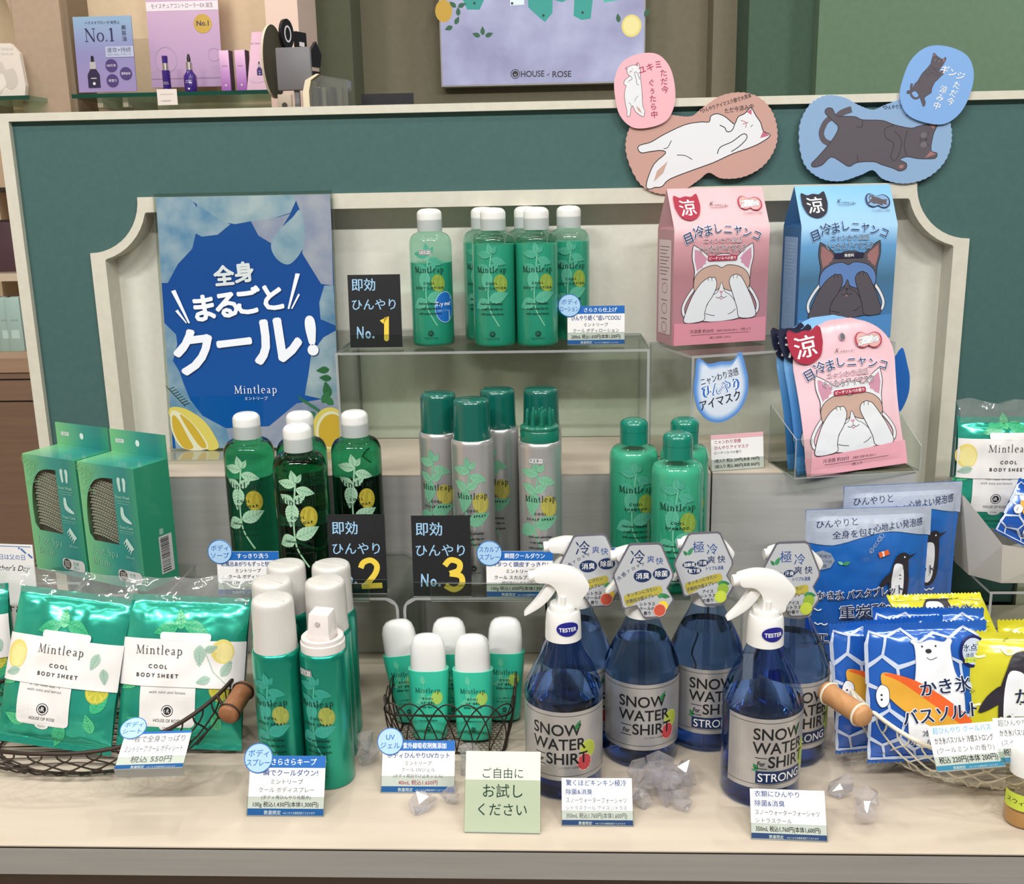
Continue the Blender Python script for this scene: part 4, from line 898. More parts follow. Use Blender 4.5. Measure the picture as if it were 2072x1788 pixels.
def lying_white(a, lw=1.0, k=1.0):
    P = [(775, 370), (757, 378), (738, 392), (705, 402), (684, 432), (665, 415), (640, 388), (605, 368), (572, 374), (560, 400), (520, 393), (440, 392), (330, 420), (260, 445), (205, 450), (191, 465), (205, 488), (250, 490), (305, 494), (325, 512), (262, 552), (218, 620), (206, 662), (228, 672), (246, 668), (285, 670), (330, 640), (480, 612), (560, 598), (660, 572), (740, 560), (800, 545), (852, 518), (820, 492), (812, 450), (792, 410)]
    f = lambda x, y: ((x-510)/3.87, (498-y)/3.87)
    a.blob([f(*p) for p in P], WCAT, OUTL, lw, 3)
    a.poly([f(*p) for p in ((775, 374), (750, 386), (772, 404))], M('c06a80', .5, key='cat')); a.poly([f(*p) for p in ((848, 518), (818, 492), (800, 522))], M('c06a80', .5, key='cat'))
    a.line([f(*p) for p in ((684, 432), (672, 455), (655, 465), (640, 460), (632, 440), (610, 425))], lw, OUTL, smooth=3)
    a.line([f(*p) for p in ((580, 560), (600, 530), (660, 515), (715, 488), (735, 495), (732, 515), (690, 545), (650, 562))], lw, OUTL, smooth=3)
    a.line([f(*p) for p in ((380, 530), (420, 540), (452, 565))], lw*.8, OUTL, smooth=3); a.line([f(*p) for p in ((362, 455), (340, 485), (318, 488))], lw*.8, OUTL, smooth=3)
    a.poly([f(*p) for p in ((330, 552), (270, 590), (246, 640), (300, 605))], PMASK)
    a.line([f(*p) for p in ((715, 420), (740, 435), (735, 460))], lw*.7, M('b0506a', .5, key='cat'), smooth=3); a.line([f(*p) for p in ((722, 440), (752, 436))], lw*.7, M('b0506a', .5, key='cat')); a.line([f(*p) for p in ((760, 460), (772, 452))], lw*.6, OUTL)
def lying_grey(a, lw=.8):
    P = [(1285, 375), (1380, 385), (1440, 410), (1520, 432), (1560, 425), (1600, 420), (1650, 410), (1645, 440), (1632, 470), (1622, 545), (1652, 562), (1645, 585), (1600, 585), (1555, 580), (1505, 568), (1470, 580), (1502, 600), (1500, 626), (1470, 635), (1440, 620), (1380, 597), (1340, 580), (1260, 578), (1220, 595), (1180, 570), (1130, 542), (1085, 578), (1042, 585), (1033, 568), (1060, 542), (1110, 490), (1150, 440), (1165, 400), (1140, 370), (1102, 330), (1108, 308), (1135, 310), (1155, 345), (1200, 352), (1250, 358)]
    f = lambda x, y: ((x-1345)/3.87, (475-y)/3.87)
    D = M('3d383e', .55, key='cat')
    a.line([f(*p) for p in ((1145, 365), (1180, 335), (1230, 320))], 8, GCATM, smooth=4); a.line([f(*p) for p in ((1130, 480), (1095, 460), (1082, 420), (1105, 370), (1140, 350))], 7, GCATM, smooth=4)
    a.blob([f(*p) for p in P], GCATM, D, lw, 3)
    a.poly([f(*p) for p in ((1646, 414), (1612, 424), (1634, 446))], EARG); a.poly([f(*p) for p in ((1648, 566), (1620, 550), (1592, 582))], EARG)
    a.line([f(*p) for p in ((1440, 412), (1395, 425), (1400, 470), (1440, 500), (1425, 560), (1445, 585), (1470, 540), (1475, 480), (1440, 440))], lw, D, smooth=3); a.line([f(*p) for p in ((1505, 440), (1490, 510), (1505, 565))], lw, D, smooth=3)
    a.line([f(*p) for p in ((1285, 375), (1280, 410), (1255, 405))], lw, D, smooth=3); a.line([f(*p) for p in ((1260, 540), (1262, 580))], lw, D)
    a.ell(*f(1585, 470), 4, 3.4, M('6d686e', .55, key='cat')); a.ell(*f(1585, 516), 4, 3.4, M('6d686e', .55, key='cat')); a.poly([f(*p) for p in ((1602, 482), (1602, 500), (1588, 491))], D); a.line([f(*p) for p in ((1588, 491), (1572, 491), (1566, 478))], .7, D); a.line([f(*p) for p in ((1572, 491), (1566, 506))], .7, D); a.line([f(*p) for p in ((1612, 455), (1606, 470))], .7, D); a.line([f(*p) for p in ((1612, 525), (1606, 512))], .7, D)
    a.ell(*f(1478, 614), 3, 2.4, EARG)
def catbadge(a, x, y, r, mat, inkc=None, rot=0):
    a0 = a.xf; q = rad(rot); c, s_ = math.cos(q), math.sin(q)
    P = [(-.95, .95), (-.8, 1.0), (-.45, .82), (0, .9), (.45, .82), (.8, 1.0), (.95, .95), (1.0, .4), (.98, 0), (.7, -.7), (0, -1), (-.7, -.7), (-.98, 0), (-1, .4)]
    a.blob([(x+r*(px*c-py*s_), y+r*(px*s_+py*c)) for px, py in P], mat, n=4); a.text('涼', x, y-r*.52, r*1.35, inkc or INK['white'], bold=.02, rot=rot)
def mask_shape(k=1.0, n=60, rag=0):
    P = [(-88, 8), (-80, 34), (-62, 47), (-40, 46), (-22, 38), (-4, 33), (10, 39), (36, 48), (64, 44), (84, 28), (92, 4), (88, -22), (70, -42), (44, -50), (18, -46), (4, -36), (-10, -42), (-34, -50), (-60, -46), (-80, -28)]
    q = crom([(x*k, y*k) for x, y in P], 8, True)
    if rag: q = [(x*(1+rag*(1 if i % 2 else -1)), y*(1+rag*(1 if i % 2 else -1))) for i, (x, y) in enumerate(q)]
    return q
def icon_mask(a, x, y, k, white):
    a.at(x, y, -6, k); a.poly(mask_shape(1.12), M('b0344e', .5, key='cat') if white else M('1c2f58', .5, key='cat')); a.poly(mask_shape(1.0), M('d9a9a4', .5, key='cat') if white else M('7fa3cc', .5, key='cat'))
    (lying_white if white else lying_grey)(a, 1.4); a.at()
def eye_front(a, white, pouch=False):
    w = 118
    dk = M('1f3f74', .5, key='cat'); bk = M('2a2024', .5, key='cat') if white else M('14233c', .5, key='cat')
    y0 = 0 if not pouch else -4
    cat_face(a.at(0, 6+y0, 0, .97), white, .8); a.at()
    fade = (M('d98f9e', .5, key='cat') if not pouch else M('e3a3b0', .5, key='cat')) if white else M('4f8ac4', .5, key='cat')
    a.poly(crom([(-60, 26+y0), (-30, 25+y0), (0, 26+y0), (30, 27+y0), (60, 29+y0), (60, 0), (-60, 0)], 1, True) if not pouch else [(-60, 20), (0, 23), (60, 27), (60, 0), (-60, 0)], fade)
    a.text('冷涼感 約20分', -24, 13.5, 5, bk, bold=.02, lim=34); a.text('(装着時の室温や個人差あり)', 9, 13.8, 3, bk, lim=28); a.text('/5枚入り' if not pouch else '', 33, 13.8, 4, bk)
    a.line([(-38, 11), (38, 11.6)], .5, bk); a.text('1枚入り' if pouch else '※薬には使用しません', 0, 6, 4 if pouch else 3, bk)
    n = '目冷ましニャンコ'
    yt = 138 if not pouch else 128
    wh = M('f3e9ee', .5, key='cat') if white else M('b8d8f2', .5, key='cat')
    for lay in (0, 1):
        for i, ch in enumerate(n):
            t = (i-3.5)/3.5; x = t*42; y = yt-9-9*abs(t)**2.2+(1 if i % 2 else -1)*.8
            a.text(ch, x, y, 14 if i < 3 else 12.5, wh if lay == 0 else dk, rot=-t*22, bold=.07 if lay == 0 else .012)
            a.h -= a.step*.6
        a.h += a.step*6
    a.text('ニャンわり涼感', 0, yt-20, 7, wh, bold=.07); a.text('ニャンわり涼感', 0, yt-20, 7, M('8a2c48', .5, key='cat') if white else bk, bold=.01)
    a.text('ぐぅたらアイマスク', 0, yt-30.5, 9.4, wh, bold=.06, lim=60); a.text('ぐぅたらアイマスク', 0, yt-30.5, 9.4, bk, bold=.01, lim=60)
    a.rect(-19, yt-41, 19, yt-35, M('a8304c', .5, key='cat') if white else M('2a2740', .5, key='cat'), 2); a.text('ピーチソルベの香り' if white else '無香料', 0, yt-39.6, 4.2, INK['white'], bold=.02, lim=34)
def eye_top(a, white, y, bw=1):
    catbadge(a, -40, y, 16, M('a8243f', .5, key='cat') if white else M('1c1a2c', .5, key='cat'), rot=4)
    for i, s_ in enumerate('Kumachi'): a.text(s_, -9+i*3.1+(1.5 if i else 0), y+2-.3*i, 7.5 if i == 0 else 4.6, M('2a2a30', .5, key='cat'), shear=.4)
    a.line([(-12, y), (0, y-1), (11, y+.8)], .4, M('2a2a30', .5, key='cat')); icon_mask(a, 40, y+4, .155, white); a.text('↑この子が入ってます', 42, y-10, 3.2, M('5a3a44', .5, key='cat'), lim=24)
def carton(label, p, rz, white):
    t = thing('eye_mask_carton', label, 'carton', p, rz)
    W, D, Hf, Ht = .1225, .046, .134, .180
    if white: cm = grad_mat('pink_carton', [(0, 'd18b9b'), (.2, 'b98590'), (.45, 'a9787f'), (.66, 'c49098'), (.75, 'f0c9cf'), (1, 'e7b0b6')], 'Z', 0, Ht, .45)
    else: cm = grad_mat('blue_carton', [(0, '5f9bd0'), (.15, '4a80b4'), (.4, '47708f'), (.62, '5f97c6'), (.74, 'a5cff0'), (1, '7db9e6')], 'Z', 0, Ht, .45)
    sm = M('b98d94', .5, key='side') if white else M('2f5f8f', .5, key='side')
    b = B(); w = W/2; d = D/2
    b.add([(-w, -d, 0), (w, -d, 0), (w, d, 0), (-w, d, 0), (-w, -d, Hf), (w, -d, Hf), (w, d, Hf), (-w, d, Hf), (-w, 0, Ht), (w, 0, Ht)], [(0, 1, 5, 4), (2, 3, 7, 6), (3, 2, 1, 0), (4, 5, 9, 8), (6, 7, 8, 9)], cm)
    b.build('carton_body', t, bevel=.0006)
    for s_ in (-1, 1):
        b = B(); x = s_*w; i_ = x-s_*.010
        b.add([(x, -d, 0), (x, d, 0), (x, d, Hf), (x, -d, Hf), (i_, 0, Hf+.004), (x, 0, Ht)], [(0, 1, 2, 3), (3, 2, 4), (3, 4, 5), (4, 2, 5)], sm); b.build('side_panel', t)
    ang = math.atan2(d, Ht-Hf)
    def fm(x, y, h):
        if y <= Hf: return Vector((x, -d-h, y))
        q = y-Hf; return Vector((x, -d+q*math.sin(ang)-h*math.cos(ang), Hf+q*math.cos(ang)+h*math.sin(ang)))
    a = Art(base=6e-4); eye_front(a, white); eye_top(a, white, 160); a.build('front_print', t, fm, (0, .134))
    a = Art(base=5e-4); g = M('5a4a50', .5, key='sd') if white else M('9fbad6', .5, key='sd')
    a.rect(-17, 12, 17, 122, M('d9c0c4', .5, key='sd') if white else M('7f9fc4', .5, key='sd'), 2)
    for i in range(9): a.line([(-14, 114-i*4), (12-(i % 3)*4, 114-i*4)], .8, g)
    for y in (66, 42, 20): a.ring(0, y, 7, 6, .6, g); a.line([(-9, y+10), (8, y+10)], .8, g)
    a.build('side_print', t, lambda x, y, h: Vector((-w-h, -x, y))); return t
pk = [onZ(1355.7, 701, ZL), onZ(1558, 688, ZL)]; rzp = math.degrees(math.atan2(pk[1].y-pk[0].y, pk[1].x-pk[0].x)); mid = (pk[0]+pk[1])/2
nrm = Vector((-math.sin(rad(rzp)), math.cos(rad(rzp)), 0)); carton('pink eye mask carton with white cat drawing on the acrylic riser', mid+nrm*.026, rzp, True)
bl = [onZ(1580, 676, ZL), onZ(1790, 664, ZL)]; bz = 15; bm_ = (bl[0]+bl[1])/2
carton('blue eye mask carton with grey cat drawing on the acrylic riser', Vector((.3375, 1.274, ZL)), 14, False)
# ---- pouches
from mathutils import noise as mnoise
def pouch(t, w, h, th, mat, outline, wr=.6, seed=0, name='pouch_body', nu=44, nv=60, backmat=None):
    """flat pouch filled from an outline function: outline(v)-> (xl, xr) in mm for z = v*h"""
    def S(x, z, side):
        xl, xr = outline(min(1, max(0, z/h))); c = (xl+xr)/2; hw = max(.5, (xr-xl)/2)
        k = max(0, 1-abs((x-c)/(hw*.93))**2.5)*max(0, 1-abs((z-h*.5)/(h*.46))**4)
        y = th/2*k**.7+.35; y += wr*(mnoise.noise((x*.05, z*.06, seed)))*k+wr*.3*mnoise.noise((x*.15, z*.12, seed+5))
        return y*side
    b = B()
    for side in (-1, 1):
        b.grid(nu, nv, lambda i, j, s_=side: ((lambda o, z: ((o[0]+(o[1]-o[0])*i)*.001, S(o[0]+(o[1]-o[0])*i, z, s_)*.001, z*.001))(outline(j), j*h)), mat)
    b.build(name, t, 60)
    return lambda x, y, hh: Vector((x, S(x*1000, y*1000, -1)*.001-hh-.0002, y))
def arch(v, w=60, h=172, r=46):
    z = v*h; hw = w-(2.5*math.sin(math.pi*min(1, v/.7)))
    if z < 10: hw = w-(10-z)**2*.045
    if z > h-r*1.15:
        q = (z-(h-r*1.15))/(r*1.15); hw = w*max(.05, (1-q**2.4))**.5
    return (-hw, hw)
PPINK = grad_mat('pink_pouch', [(0, 'e6a7b3'), (.15, 'eab9c4'), (.5, 'efcdd6'), (1, 'eebcc6')], 'Z', 0, .17, .3, .6, .5)
PBLUE = grad_mat('blue_pouch', [(0, '2f6cae'), (.5, '4a8ac8'), (1, '8fc4ee')], 'Z', 0, .17, .3, .6, .5)
def eye_pouch(label, p, rz, rx, ry, white):
    t = thing('eye_mask_pouch', label, 'pouch', p, rz, None, rx, ry)
    fm = pouch(t, 120, 172, 7 if white else 5, PPINK if white else PBLUE, arch, .5, 3 if white else 9)
    a = Art(base=7e-4, step=2.5e-5); eye_front(a.at(0, 0), white, True); a.at(0, 0)
    for i, s_ in enumerate('Kumachi'): a.text(s_, -9+i*3.0+(1.5 if i else 0), 131-.2*i+4, 6.5 if i == 0 else 4, M('2a2a30', .5, key='cat'), shear=.4)
    a.ell(-1, 152, 3.4, 4.4, M('8f8f96', .4, key='hole')); a.ell(-.6, 151.6, 2.6, 3.6, M('5f5560', .4, key='hole')); icon_mask(a, 29, 145, .16, white)
    a.build('front_print', t, fm, (.0035, .0035))
    a = Art(base=6e-4); catbadge(a, -44, 146, 20, M('a8243f', .5, key='cat') if white else M('151a36', .5, key='cat'), rot=6)
    b = B(); b.prism([((-44+20*px)*.001, (146+20*py)*.001) for px, py in crom([(-.95, .95), (-.8, 1.0), (-.45, .82), (0, .9), (.45, .82), (.8, 1.0), (.95, .95), (1.0, .4), (.98, 0), (.7, -.7), (0, -1), (-.7, -.7), (-.98, 0), (-1, .4)], 4, True)], -.0046, -.0036, M('8a1c34', .5, key='bd') if white else M('12162c', .5, key='bd'))
    c = b.build('cat_badge', t); a.build('badge_print', c, flat(-.0046)); return t
tz = ZB+.0012
eye_pouch('pink eye mask pouch with white cat and arched top in clear tray', Vector((.3385, 1.151, tz+.001)), 10, -12, -5, True)
eye_pouch('blue eye mask pouch tucked behind the pink one, navy cat badge showing', Vector((.3295, 1.1625, tz+.001)), 11, -10.5, -5, False)
eye_pouch('rearmost blue eye mask pouch, only its edge showing at the side', Vector((.3225, 1.1750, tz+.001)), 11, -9, -5, False)
t = thing('acrylic_tray', 'clear acrylic tray holding the eye mask pouches', 'tray', (.330, 1.166, ZB), 11)
for nm, pts, nr in (('floor_plate', [(-.075, -.03, 0), (.075, -.03, 0), (.075, .045, 0), (-.075, .045, 0)], (0, 0, 1)), ('front_plate', [(-.075, -.030, .0012), (-.056, -.030, .0012), (-.056, -.030, .045), (-.075, -.030, .045)], (0, 1, 0)),
                    ('side_plate', [(-.075, -.03, .0012), (-.075, .045, .0012), (-.075, .045, .07), (-.075, -.03, .045)], (1, 0, 0)), ('side_plate', [(.075, -.03, .0012), (.075, .045, .0012), (.075, .045, .07), (.075, -.03, .03)], (-1, 0, 0))):
    b = B(); plate(b, pts, .0012, nr); b.build(nm, t, weld=False)
CATSIGN = [(-.80, .98), (-.66, 1.02), (-.42, .86), (.02, .9), (.42, .9), (.62, 1.12), (.72, 1.12), (.86, .66), (.94, .3), (.9, -.2), (.62, -.7), (.1, -.98), (-.4, -.92), (-.76, -.55), (-.9, 0), (-.86, .5)]
def cat_sign(label, p, k, rz, art_fn, cm, rx=0, ry=0):
    t = thing('cat_shaped_sign', label, 'sign', p, rz, None, rx, ry)
    q = crom([(x*k, y*k) for x, y in CATSIGN], 5, True)
    B().prism([(x*.001, y*.001) for x, y in q], -.0006, .0006, cm).build('sign_board', t); a = Art(); art_fn(a, k, q); a.build('sign_print', t, flat(-.0006)); return t
def cs1(a, k, q):
    for i, c in enumerate(('5c8fd6', '7ea6de', 'a3bfe4', 'c4d3ea', 'd6dfee')): f = 1-.05*i-.03; a.poly([(x*f, y*f) for x, y in q], M(c, .5, key='cs'))
    bk = M('1a1e2e', .5, key='cs'); a.text('ニャンわり涼感', -.02*k, .34*k, .27*k, bk, rot=12, bold=.02, lim=1.3*k); a.text('ひんやり', .02*k, -.06*k, .40*k, M('2c6ac0', .5, key='cs'), rot=9, bold=.07, lim=1.25*k); a.text('ひんやり', .02*k, -.06*k, .40*k, INK['white'], rot=9, bold=.01, lim=1.15*k); a.text('アイマスク', 0, -.44*k, .36*k, bk, rot=11, bold=.03, lim=1.4*k)
def cs2(a, k, q): a.rect(-.3*k, .38*k, .25*k, .5*k, M('a9c4e0', .5, key='cs'), .03*k)
p = onY(1458, 790, 1.150); cat_sign('blue cat head sign about cooling eye masks clipped before the riser', p, 36, 18, cs1, M('5c8fd6', .5), -4, 0)
p = onY(1778, 790, 1.213); cat_sign('plain blue cat head sign half hidden behind the eye mask pouches', p, 42, 14, cs2, M('1f62b4', .5), -4, 0)
# ---- big lying cat mask samples and round talk signs fixed on the green panel
def mask_sample(label, u, v, rot, white, k=1.0, yy=YP-.0085):
    t = thing('eye_mask_sample', label, 'eye mask', onY(u, v, yy), 0, None, 0, -rot)
    q = mask_shape(1.0*k, rag=.006); B().prism([(x*.001, y*.001) for x, y in q], -.0012, .0012, M('c29a90', .8) if white else M('88a8cc', .8)).build('felt', t)
    a = Art(); (lying_white if white else lying_grey)(a.at(2, -1, -rot+(9 if white else 3), k*.92), 1.1); a.at(); ik = M('4a3a3a', .6, key='fl') if white else M('2a3a5a', .6, key='fl')
    a.text('*ひんやりアイマスク原寸大見本', 38*k, 36*k, 5.6, ik, rot=4, bold=.02, lim=62); a.text('ただ今涼み中', 52*k, 26*k, 6.6, ik, rot=-4, bold=.01, lim=34); a.build('felt_print', t, flat(-.0012)); return t
mask_sample('peach eye mask sample with lying white cat fixed on the green panel', 1416, 290, 12, True, 1.0)
mask_sample('light blue eye mask sample with lying grey cat fixed on the panel', 1766, 281, -3, False, 1.0)
def talk_sign(label, u, v, rot, white, rx_, ry_, yy):
    t = thing('round_talk_sign', label, 'sign', onY(u, v, yy), 0, None, 0, -rot)
    P = [(-.95, 0), (-.9, .45), (-.62, .84), (-.1, 1.0), (.5, .93), (.86, .55), (.97, 0), (.9, -.5), (.6, -.88), (.05, -1), (-.5, -.93), (-.86, -.55)]
    B().prism([(x*rx_*.001, y*ry_*.001) for x, y in crom(P, 5, True)], -.0007, .0007, M('eab2bc', .45) if white else M('7ea9e0', .45)).build('sign_board', t)
    a = Art(); ik = M('a8405c', .5, key='ts') if white else INK['white']
    if white: lying_white(a.at(-13, 2, 78, .36), 1.4); a.at(); a.text('ユキミ', 9, 22, 10, ik, rot=10, bold=.02); a.text('ただ今', 24, 14, 9, ik, bold=.01, vert=True); a.text('ぐぅたら中', 9, 5, 8.6, ik, bold=.01, vert=True)
    else: lying_grey(a.at(-13, 3, 86, .36), 1.2); a.at(); a.text('ギンジ', 12, 14, 10, ik, rot=-4, bold=.02); a.text('ただ今', 22, 3, 9, ik, bold=.01, vert=True); a.text('涼み中', 9, -6, 9, ik, bold=.01, vert=True)
    a.build('sign_print', t, flat(-.0007)); return t
talk_sign('pink rounded sign of standing white cat above the peach mask sample', 1304, 184, 6, True, 37, 42, YP-.0125)
talk_sign('blue rounded sign of standing grey cat above the light blue mask sample', 1895, 172, -18, False, 42, 43, YP-.0125)
price_card('eye mask price card with pink top stripe on the plinth', onZ(1493, 950, ZB), 64, 42, 8, 14, '', [('ニャンわり涼感', 1, 'crimson', .015), ('ひんやりアイマスク', 1, 'crimson', .015), ('ピーチソルベの香り', .8, 'grey', .01), (' ', .5, 'grey', 0), ('1枚入り 税込 209円(本体 190円)', 1, 'black', .01), ('5枚入り 税込 880円(本体 800円)', 1, 'black', .01)], hc='pink', foot=False, hband=.12, ltxt=True)
# ================================================================== blue summer poster in its stand
def ice_mat(name, c1, c2, c3): 
    m = noise_mat(name, c1, c2, (1, 1, 1), 28, .35, 8, 0, .5, 0, .35, .68, .3); return m
ICE1 = ice_mat('printed_ice', '6f9fd0', 'bfd0e6', ''); ICE2 = ice_mat('printed_ice_mauve', '9fa6cf', 'c9c6dd', ''); ICE3 = ice_mat('printed_ice_pale', '8fb2d4', 'cdd9e8', '')
t = thing('poster_stand', 'blue summer poster framed by ice and lemons in clear stand', 'poster', (-.3845, 1.272, ZB), 0, None, -4.5)
B().box(-.1085, .1085, -.0006, .0006, .004, .318, grad_mat('poster_blue', [(0, '1064c4'), (.3, '0560c6'), (.7, '0456b8'), (1, '145cb4')], 'Z', 0, .318, .3, .5, .5)).build('poster_sheet', t)
b = B(); plate(b, [(-.1115, -.0022, 0), (.1115, -.0022, 0), (.1115, -.0022, .3225), (-.1115, -.0022, .3225)], .0012, (0, 1, 0)); b.build('front_sheet', t, weld=False)
b = B(); plate(b, [(-.1115, .0010, 0), (.1115, .0010, 0), (.1115, .0010, .3225), (-.1115, .0010, .3225)], .0012, (0, 1, 0)); b.box(-.1115, .1115, -.07, .03, -.0002, .0015, ACR); b.build('back_sheet', t, weld=False)
a = Art()
def F(x, y):                                             # drawing measured on the sheet itself, in millimetres
    xl = 79+(y-85)*.100; xr = 1189+(y-85)*.059; return (max(-108.5, min(108.5, -108.5+217*(x-xl)/(xr-xl))), max(4, min(318, 318-314*(y-86)/(1604-86))))
def pg(pts, mat, o=None): a.poly([F(*p) for p in pts], mat)
pg([(78, 85), (300, 85), (345, 150), (350, 260), (320, 390), (230, 480), (170, 590), (120, 590)], ICE1)
pg([(280, 85), (560, 85), (575, 180), (510, 250), (480, 215), (345, 130)], ICE3); pg([(345, 130), (480, 215), (560, 250), (480, 310), (380, 320), (340, 300)], ICE1)
pg([(540, 85), (990, 85), (940, 190), (760, 240), (690, 235), (590, 250), (510, 235)], ICE3); pg([(960, 85), (1190, 85), (1205, 300), (1215, 620), (1140, 610), (1080, 520), (1020, 430), (1010, 200)], ICE2)
pg([(690, 235), (860, 215), (940, 195), (870, 300), (820, 365), (740, 320)], ICE2); a.blob([F(*p) for p in ((1000, 175), (1030, 280), (1020, 400), (940, 490), (860, 460), (820, 380), (860, 300), (950, 220))], ICE3)
pg([(1160, 620), (1218, 620), (1240, 860), (1140, 820), (1130, 720)], ICE1); pg([(1245, 890), (1262, 1330), (1050, 1280), (1070, 1150), (1085, 1030), (1160, 930)], ICE3)
pg([(142, 830), (230, 900), (240, 960), (215, 1060), (260, 1130), (290, 1210), (330, 1300), (410, 1400), (560, 1480), (600, 1605), (250, 1605), (200, 1300)], ICE1); pg([(600, 1605), (560, 1480), (830, 1470), (1000, 1330), (1270, 1290), (1280, 1605)], ICE2)
for (x, y, L, an) in ((1200, 1125, 17, 185), (1215, 1180, 16, 175), (1200, 1300, 22, 100), (1160, 1330, 18, 60), (1230, 1340, 18, 140), (1120, 1390, 16, 200)): leaf(a, *F(x, y), L, L*.5, an, INK['leaf'], M('1f5c38', .5, key='ip'))
for k in range(16): x0, y0 = F(195+7*k, 1235+7*k); a.line([(x0, y0), (x0+8*math.cos(rad(130 if k % 2 else 20)), y0+8*math.sin(rad(130 if k % 2 else 20)))], .9, INK['dgreen'])
for k in range(16): x0, y0 = F(1020+8*k, 1310+5*k); a.line([(x0, y0), (x0+9*math.cos(rad(120 if k % 2 else 350)), y0+9*math.sin(rad(120 if k % 2 else 350)))], .9, INK['leaf'])
ly, lp, lf = M('e8d36a', .45, key='le'), M('efe9cf', .45, key='le'), M('d9b23a', .45, key='le')
a.blob([F(*p) for p in ((200, 1350), (300, 1355), (420, 1430), (500, 1540), (515, 1605), (430, 1605), (300, 1480), (215, 1420))], ly); a.blob([F(*p) for p in ((215, 1370), (300, 1400), (400, 1500), (450, 1605), (300, 1605), (225, 1500))], lp); a.blob([F(*p) for p in ((222, 1400), (260, 1420), (330, 1540), (360, 1600), (300, 1600), (235, 1500))], lf); a.blob([F(*p) for p in ((270, 1390), (350, 1450), (430, 1560), (440, 1600), (400, 1590), (320, 1480))], lf)
a.ell(*F(1205, 1490), 22, 28, ly, -12); a.ell(*F(1215, 1495), 18.5, 24, lp, -12); a.ell(*F(1220, 1500), 16.5, 21.5, lf, -12)
WT = M('e9edf5', .5, key='po'); SHD = M('143f86', .5, key='po')
for dx, mt in ((.7, SHD), (0, WT)):
    for ch, x, y, s_, r_ in (('全', 535, 600, 26, 4), ('身', 660, 580, 26, 4), ('ま', 420, 808, 36, 6), ('る', 560, 790, 36, 6), ('ご', 700, 770, 36, 6), ('と', 850, 750, 36, 5), ('ク', 370, 1120, 62, 6), ('ー', 620, 1050, 52, 6), ('ル', 890, 1060, 66, 6), ('!', 1100, 1020, 62, 4)):
        px_, py_ = F(x, y); a.text(ch, px_+dx, py_-dx, s_, mt, rot=r_, bold=.052 if s_ > 40 else .048); a.h -= a.step*.8
    a.h += a.step*10
for pts in (((195, 640), (222, 632), (320, 832), (310, 835)), ((225, 760), (240, 750), (300, 830), (296, 835)), ((980, 545), (1008, 548), (945, 757), (934, 755)), ((1000, 665), (1010, 672), (965, 755), (955, 755))): a.poly([F(*p) for p in pts], WT)
x, y = F(745, 1265); serif(a, 'Mintleap', x, y, 6.6, WT, wt=1.05, track=.2); a.text('ミントリープ', *F(750, 1305), 5, WT)
a.build('poster_print', t, flat(-.0006))
# ================================================================== foil packs of body sheets
FOIL = noise_mat('teal_foil', '1f9f84', '47cdb2', (1, 1, 1), 14, .2, 4, .55, .6, .6, .3, .7)
def pillow(t, w, h, th, mat, seal=7, wr=1.6, seed=0, name='foil_pack', nu=56, nv=64, zig=0, cr=0):
    def S(x, z):
        bx = max(0, 1-abs(2*x/w)**2.8); bz = max(0, 1-abs((2*z-h)/(h-2*seal))**3.2)
        k = bx**.55*bz**.6; y = th/2*k+.4
        y += wr*k*(mnoise.noise((x*.035, z*.04, seed))*1.2+.6*mnoise.noise((x*.09, z*.03, seed+3)))+wr*.35*mnoise.noise((x*.12, z*.25, seed+8))*(1-bz)
        return y
    def ex(i, j):
        x = (i-.5)*w; z = j*h; pin = 1-.035*math.sin(math.pi*j)*abs(2*i-1); x *= pin
        if zig and (j == 0 or j == 1): z += zig*(1 if round(i*nu) % 2 else -1)
        return x, z
    b = B()
    for side in (-1, 1): b.grid(nu, nv, lambda i, j, s_=side: ((lambda q: (q[0]*.001, s_*S(*q)*.001*(1 if s_ < 0 else .8), q[1]*.001))(ex(i, j))), mat)
    b.build(name, t, 70)
    return lambda x, y, hh: Vector((x, -S(x*1000, y*1000)*.001-hh-.0003, y))
def film(t, w, z0, z1, seed, name='film_ruffle', amp=5):
    b = B()
    for s_ in (-1, 1):
        b.grid(40, 10, lambda i, j, q=s_: (((i-.5)*w*(1+.04*j)+2*mnoise.noise((i*6, j*2, seed)))*.001, (q*(1.6-.9*j)*3+amp*j*mnoise.noise((i*7, j*1.5, seed+q))+1.2*mnoise.noise((i*22, j*5, seed)))*.001, (z0+(z1-z0)*j*(1+.22*mnoise.noise((i*5, 1.7, seed+9))))*.001), WRAP)
    b.build(name, t, 80)
